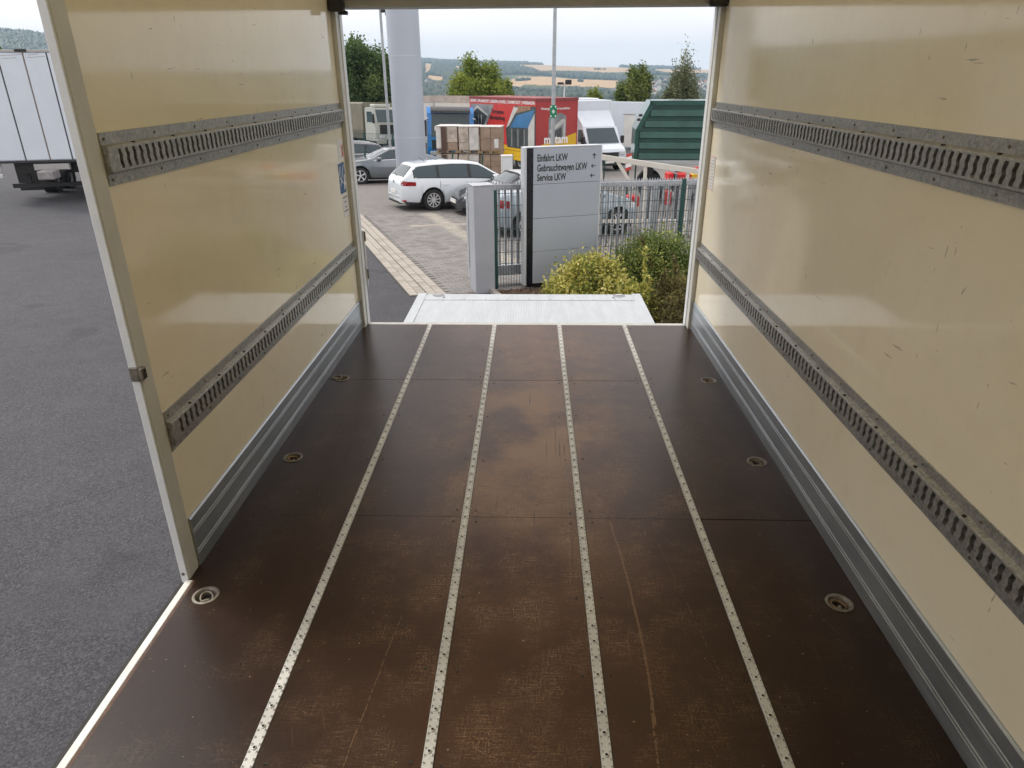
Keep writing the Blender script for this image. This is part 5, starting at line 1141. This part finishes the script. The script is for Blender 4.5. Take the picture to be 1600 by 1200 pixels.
rp_poly([(0, 0), (1, 0), (1, .36), (0, .12)], YEL, .004, 'printed_band'); rp_poly([(.30, .25), (.72, .25), (.72, .68), (.58, .74), (.30, .66)], PHOTO1, .004, 'printed_photo'); rp_poly([(.30, .40), (.62, .62), (.70, .62), (.70, .27), (.66, .27), (.66, .55), (.34, .36)], PHOTO4, .007, 'printed_house'); rp_poly([(.45, .28), (.62, .28), (.62, .48), (.45, .40)], PHOTO3, .007, 'printed_window')
txt('metam', .56, WHITE_INK, .19, .175, .92, True, .018, .004); txt('Wintergärten · Terrassendächer', .145, WHITE_INK, .11, .80, .9, True, .002); txt('WINTERGÄRTEN', .13, INK, .3, .10, 1.0, True)
for x in (.0, WB-.05): MB().box(x, x+.05, -.012, -.0005, z0, z_-.12).build('corner_post', RED_D, t)
MB().box(.3, WB-.3, .3, LB, .5, z0-.01).build('chassis', BLACK, t); MB().cbox(.02, WB-.02, -.05, .05, .55, .72, .02).build('underride_bar', YEL, t)
for x in (.25, WB-.25):
    for yy in (1.6, LB+.9): truck_wheel(t, x, yy, .45, .45, .34)
MB().cbox(.05, WB-.05, LB+.15, LB+1.8, .6, 2.6, .12).build('cab', YEL, t)
MB().box(-.03, -.005, .2, LB-.3, .5, z0-.02).build('side_guard', YEL, t)
# --- white box van
vb = ry(934, 240, 38.5); t = thing('box_van', 'white box van with cab roof fairing facing the gate', 'van', vb, R(20)); VW = PW; z_ = Y(942, 156, 40).z-vb.z
# local: -y is the front
MB().cbox(-1.12, 1.12, .9, 5.0, .62, z_, .03).build('box_body', VW, t)
for x in (-1.125, 1.065): MB().box(x, x+.06, .88, .96, .62, z_-.02).build('corner_profile', FRAME_WHITE, t)
MB().box(1.1205, 1.13, 1.25, 2.0, .9, 2.75).build('side_door', PW2, t); MB().cbox(1.12, 1.15, 1.1, 2.1, 2.76, 2.8, .006).build('rain_strip', HEADER, t); MB().cbox(-.7, .7, 1.6, 2.9, z_, z_+.08, .04).build('roof_hatch', FRAME_WHITE, t)
MB().add([(-.92, -.05, 2.14), (.92, -.05, 2.14), (1.0, .88, 2.9), (-1.0, .88, 2.9), (-.92, .88, 2.14), (.92, .88, 2.14)], [(0, 1, 2, 3), (0, 3, 4), (1, 5, 2), (0, 4, 5, 1), (2, 5, 4, 3)]).build('roof_fairing', VW, t)
mb = MB(); mb.prism([(-1.35, .35), (.88, .35), (.88, 2.12), (-.1, 2.13), (-.72, 1.35), (-1.22, 1.12), (-1.38, .85)], -.97, .97, 'x'); mb.build('cab', VW, t)
mb = MB(); mb.quad((-.86, -.72, 1.38), (.86, -.72, 1.38), (.80, -.14, 2.08), (-.80, -.14, 2.08)); mb.v = [(x, y-.014, z+.01) for x, y, z in mb.v]; mb.build('windscreen', GLASS, t)
for s in (-1, 1):
    MB().prism([(-.5, 1.4), (.45, 1.4), (.45, 2.0), (-.06, 2.0)], s*.974, s*.98, 'x').build('side_window', GLASS, t); MB().cbox(s*1.12-.09, s*1.12+.09, -.62, -.45, 1.35, 1.72, .03).build('mirror', BLACK, t); MB().cbox(s*.98-.02, s*.98+.06, -.6, -.5, 1.38, 1.44, .01).build('mirror_arm', BLACK, t)
    MB().cbox(s*.75-.18, s*.75+.18, -1.42, -1.3, .82, 1.05, .04).build('head_lamp', LENS_CLEAR, t)
    for yy in (-.55, 3.6): truck_wheel(t, s*.88, yy, .35, .35, .24)
MB().cbox(-.95, .95, -1.45, -1.25, .32, .62, .05).build('bumper', BLACK, t); MB().cbox(-.55, .55, -1.40, -1.35, .70, .98, .02).build('grille', BLACK, t); MB().box(-.26, .26, -1.47, -1.452, .45, .56).build('number_plate', PLATE, t)
# second white body behind it
vb2 = ry(990, 200, 43); t = thing('swap_container', 'plain white box body between the box van and the green container', 'container', vb2, R(5), None, True); z2_ = Y(1000, 159, 43).z-vb2.z; MB().box(-.62, .0, -.012, -.002, 1.0, 2.7).build('door', PW2, t); MB().cbox(-.68, .03, -.03, -.001, 2.71, 2.77, .006).build('rain_strip', HEADER, t); MB().box(.62, .74, -.03, -.001, .9, z2_-.05).build('corner_post', HEADER, t)
MB().cbox(-1.6, 1.6, 0, 6, .9, z2_, .03).build('shell', PW, t); MB().box(-1.62, -1.55, -.02, -.001, .9, z2_-.03).build('corner_post', HEADER, t)
for x in (-1.3, 1.3):
    for yy in (.5, 5.4): MB().cyl((x, yy, 0), (x, yy, .9), .06, n=8).build('support_leg', BLACK, t)
# --- green container
GRN = M('container_green', (.010, .070, .055), .28, 0, .12, 1.2, .08, 6, .5, .4); GRN2 = M('container_green_sheen', (.016, .078, .062), .32, 0, .3, 1.2, .03, 6, .4, .15)  # rib green kept lighter, painting in the sky's reflection
yk = 24.5; gb = ry(995, 250, yk); t = thing('steel_container', 'dark green ribbed steel container with sloped end', 'container', gb, R(-5))
def kx(u, v): return Y(u, v, yk).x-gb.x
def kz(u, v): return Y(u, v, yk).z-gb.z
zb_, zm_, zt_ = kz(1040, 252), kz(992, 203), kz(1050, 158); xa, xm, xt = kx(990, 250), kx(992, 203), kx(1017, 160); LX = 6.5
outline = [(xa, zb_), (LX, zb_), (LX, zt_), (xt, zt_), (xa, zm_)]
MB().prism(outline, .05, 2.4, 'y').build('shell', GRN, t)
def frame_bar(a, b, w): 
    d = (Vector(b)-Vector(a)).normalized(); n_ = Vector((-d.y, d.x))*w; MB().prism([tuple(Vector(a)), tuple(Vector(b)), tuple(Vector(b)-n_), tuple(Vector(a)-n_)], -.06, .049, 'y').build('frame_bar', GRN, t)
frame_bar((LX, zt_+.02), (xt-.03, zt_+.02), -.14); frame_bar((xt, zt_-.0), (xa, zm_), -.13); frame_bar((xa, zm_), (xa, zb_), -.12)
MB().box(xa, LX, -.07, .05, zb_-.06, zb_+.05).build('bottom_rail', M('rail_pale', (.36, .40, .40), .5), t)
nb_ = 5; st = (zt_-zb_-.2)/nb_
for k in range(nb_):
    za = zb_+.10+k*st; zh = za+st*.55; x_l = xa+.15 if zh < zm_ else xa+.15+(xt-xa)*(zh-zm_)/(zt_-zm_)
    mb = MB(); mb.prism([(-.05, za-.02), (-.02, za+st*.50), (.049, za+st*.54), (.049, za-.05)], x_l, LX-.05, 'x'); mb.build('side_rib', GRN2, t)
for k, (u, v) in enumerate(((1003, 180), (1000, 187))): MB().cbox(kx(u, v)-.10, kx(u, v)+.02, -.05, .05, kz(u, v)-.04, kz(u, v)+.04, .02).build('hinge', BLACK, t)
for x in (.4, 3.0, 5.6): MB().box(x, x+.2, .3, 2.1, .45, zb_-.065).build('skid', BLACK, t)
for x in (.6, 1.8, 5.0):
    for yy in (.35, 2.05): truck_wheel(t, x, yy, .45, .45, .3).rotation_euler = (0, 0, R(90))
# --- off-white trailer frame with sloping beam
CREAMY = M('frame_cream_paint', (.62, .60, .54), .5, 0, .1, 3)
yf_ = 17.6; fb = ry(1000, 300, yf_); t = thing('trailer_frame', 'off white steel trailer frame with sloping top beam behind the gate', 'trailer', fb, R(0))
def fx(u, v): return Y(u, v, yf_).x-fb.x, Y(u, v, yf_).z-fb.z
def beam(nm, a, b, w, y0=-.04, y1=.04): 
    a = Vector(fx(*a)); b = Vector(fx(*b)); d = (b-a).normalized(); n_ = Vector((-d.y, d.x))*w/2; MB().prism([tuple(a+n_), tuple(b+n_), tuple(b-n_), tuple(a-n_)], y0, y1, 'y').build(nm, CREAMY, t)
beam('top_beam', (930, 244), (1110, 271), .12, -.05, .05); beam('brace', (965, 253), (990, 293), .075, -.035, .035); beam('upright', (1008.5, 259), (1006, 330), .075, -.036, .036); beam('upright', (1075, 268), (1070, 335), .075, -.036, .036); beam('upright', (938, 248), (940, 330), .075, -.036, .036)
for u in (938, 1007, 1073): x = fx(u, 330)[0]; MB().box(x-.12, x+.12, -.1, .1, -.05, .06).build('foot', STEEL, t); MB().box(x-.035, x+.035, -.034, .034, .06, .62).build('leg', CREAMY, t)
x0_, x1_ = fx(938, 330)[0], fx(1073, 330)[0]; MB().box(x0_, x1_, -.03, .03, .35, .43).build('bottom_beam', CREAMY, t)
# --- red and white warning board on the van side
wb_ = ry(982, 262, 22.5); t = thing('warning_board', 'small red and white striped warning board on a dark post', 'board', wb_, R(10)); zt2 = Y(982, 240, 22.5).z-wb_.z; zb2 = Y(984, 268, 22.5).z-wb_.z
MB().cbox(-.03, .03, .02, .06, -.1, zt2, .005).build('post', BLACK, t)
for k in range(5): MB().prism([(-.09, zb2+(zt2-zb2)*k/5), (.09, zb2+(zt2-zb2)*(k+.45)/5), (.09, zb2+(zt2-zb2)*(k+1.4)/5 if k < 4 else zt2), (-.09, zb2+(zt2-zb2)*(k+.98)/5)], 0, .018, 'y').build('stripe', RED_INK if k % 2 == 0 else WHITE_INK, t)
# --- red farm implement
IMPL = M('implement_red', (.55, .02, .022), .35, 0, .1, 3); DKST = M('implement_steel', (.16, .16, .17), .5, .5, .2)
yi = 20.5; ib = ry(1066, 300, yi); t = thing('farm_implement', 'red farm implement with spring tines behind the trailer frame', 'implement', ib, R(6))
def ix(u, v): q_ = Y(u, v, yi); return q_.x-ib.x, q_.z-ib.z
for nm, (u0, v0, u1, v1), mt, dy in (('guard', (1040, 269, 1050, 284), IMPL, 0), ('hopper', (1055, 271, 1079, 284), IMPL, .1), ('band', (1079, 271, 1100, 280), YEL, .05), ('gear_box', (1036, 297, 1046, 318), IMPL, .0), ('gear_box', (1019, 296, 1029, 316), IMPL, .1), ('motor', (980, 306, 998, 322), IMPL, .2), ('bracket', (1049, 268, 1054, 290), DKST, -.1)):
    a, b = ix(u0, v1), ix(u1, v0); MB().cbox(a[0], b[0], dy-.2, dy+.2, a[1], b[1], .02).build(nm, mt, t)
a, b, c = ix(1078, 262), ix(1115, 262), ix(1115, 250); MB().prism([a, b, c], -.3, -.2, 'y').build('canopy', IMPL, t)
for k in range(22):
    a = ix(1012+k*4, 284); MB().tube([(a[0], 0, a[1]+.08), (a[0]+.02, -.12, a[1]-.25), (a[0]-.02, -.05, .12)], .012, 5).build('tine', DKST, t)
a, b = ix(1008, 286), ix(1104, 282); MB().cbox(a[0], b[0], -.06, .06, a[1]-.02, a[1]+.07, .01).build('main_beam', IMPL, t)
for u in (1015, 1060, 1098): x = ix(u, 300)[0]; MB().cyl((x, .1, -.05), (x, .1, 1.0), .04, n=8).build('stand', DKST, t)
# ================================================================== HAZE
mt = bpy.data.materials.new('air'); mt.use_nodes = True; nt = mt.node_tree; nt.nodes.clear(); o_ = nt.nodes.new('ShaderNodeOutputMaterial'); pv = nt.nodes.new('ShaderNodeVolumePrincipled')
pv.inputs['Color'].default_value = (.57, .79, 1, 1); pv.inputs['Density'].default_value = .00024; pv.inputs['Anisotropy'].default_value = .0; nt.links.new(pv.outputs[0], o_.inputs['Volume'])
hz_o = MB().box(-5200, 5200, -120, 4900, -140, 190).build('haze', mt); tag(hz_o, 'thin bluish haze over the valley and far hills', 'haze', kind='stuff')
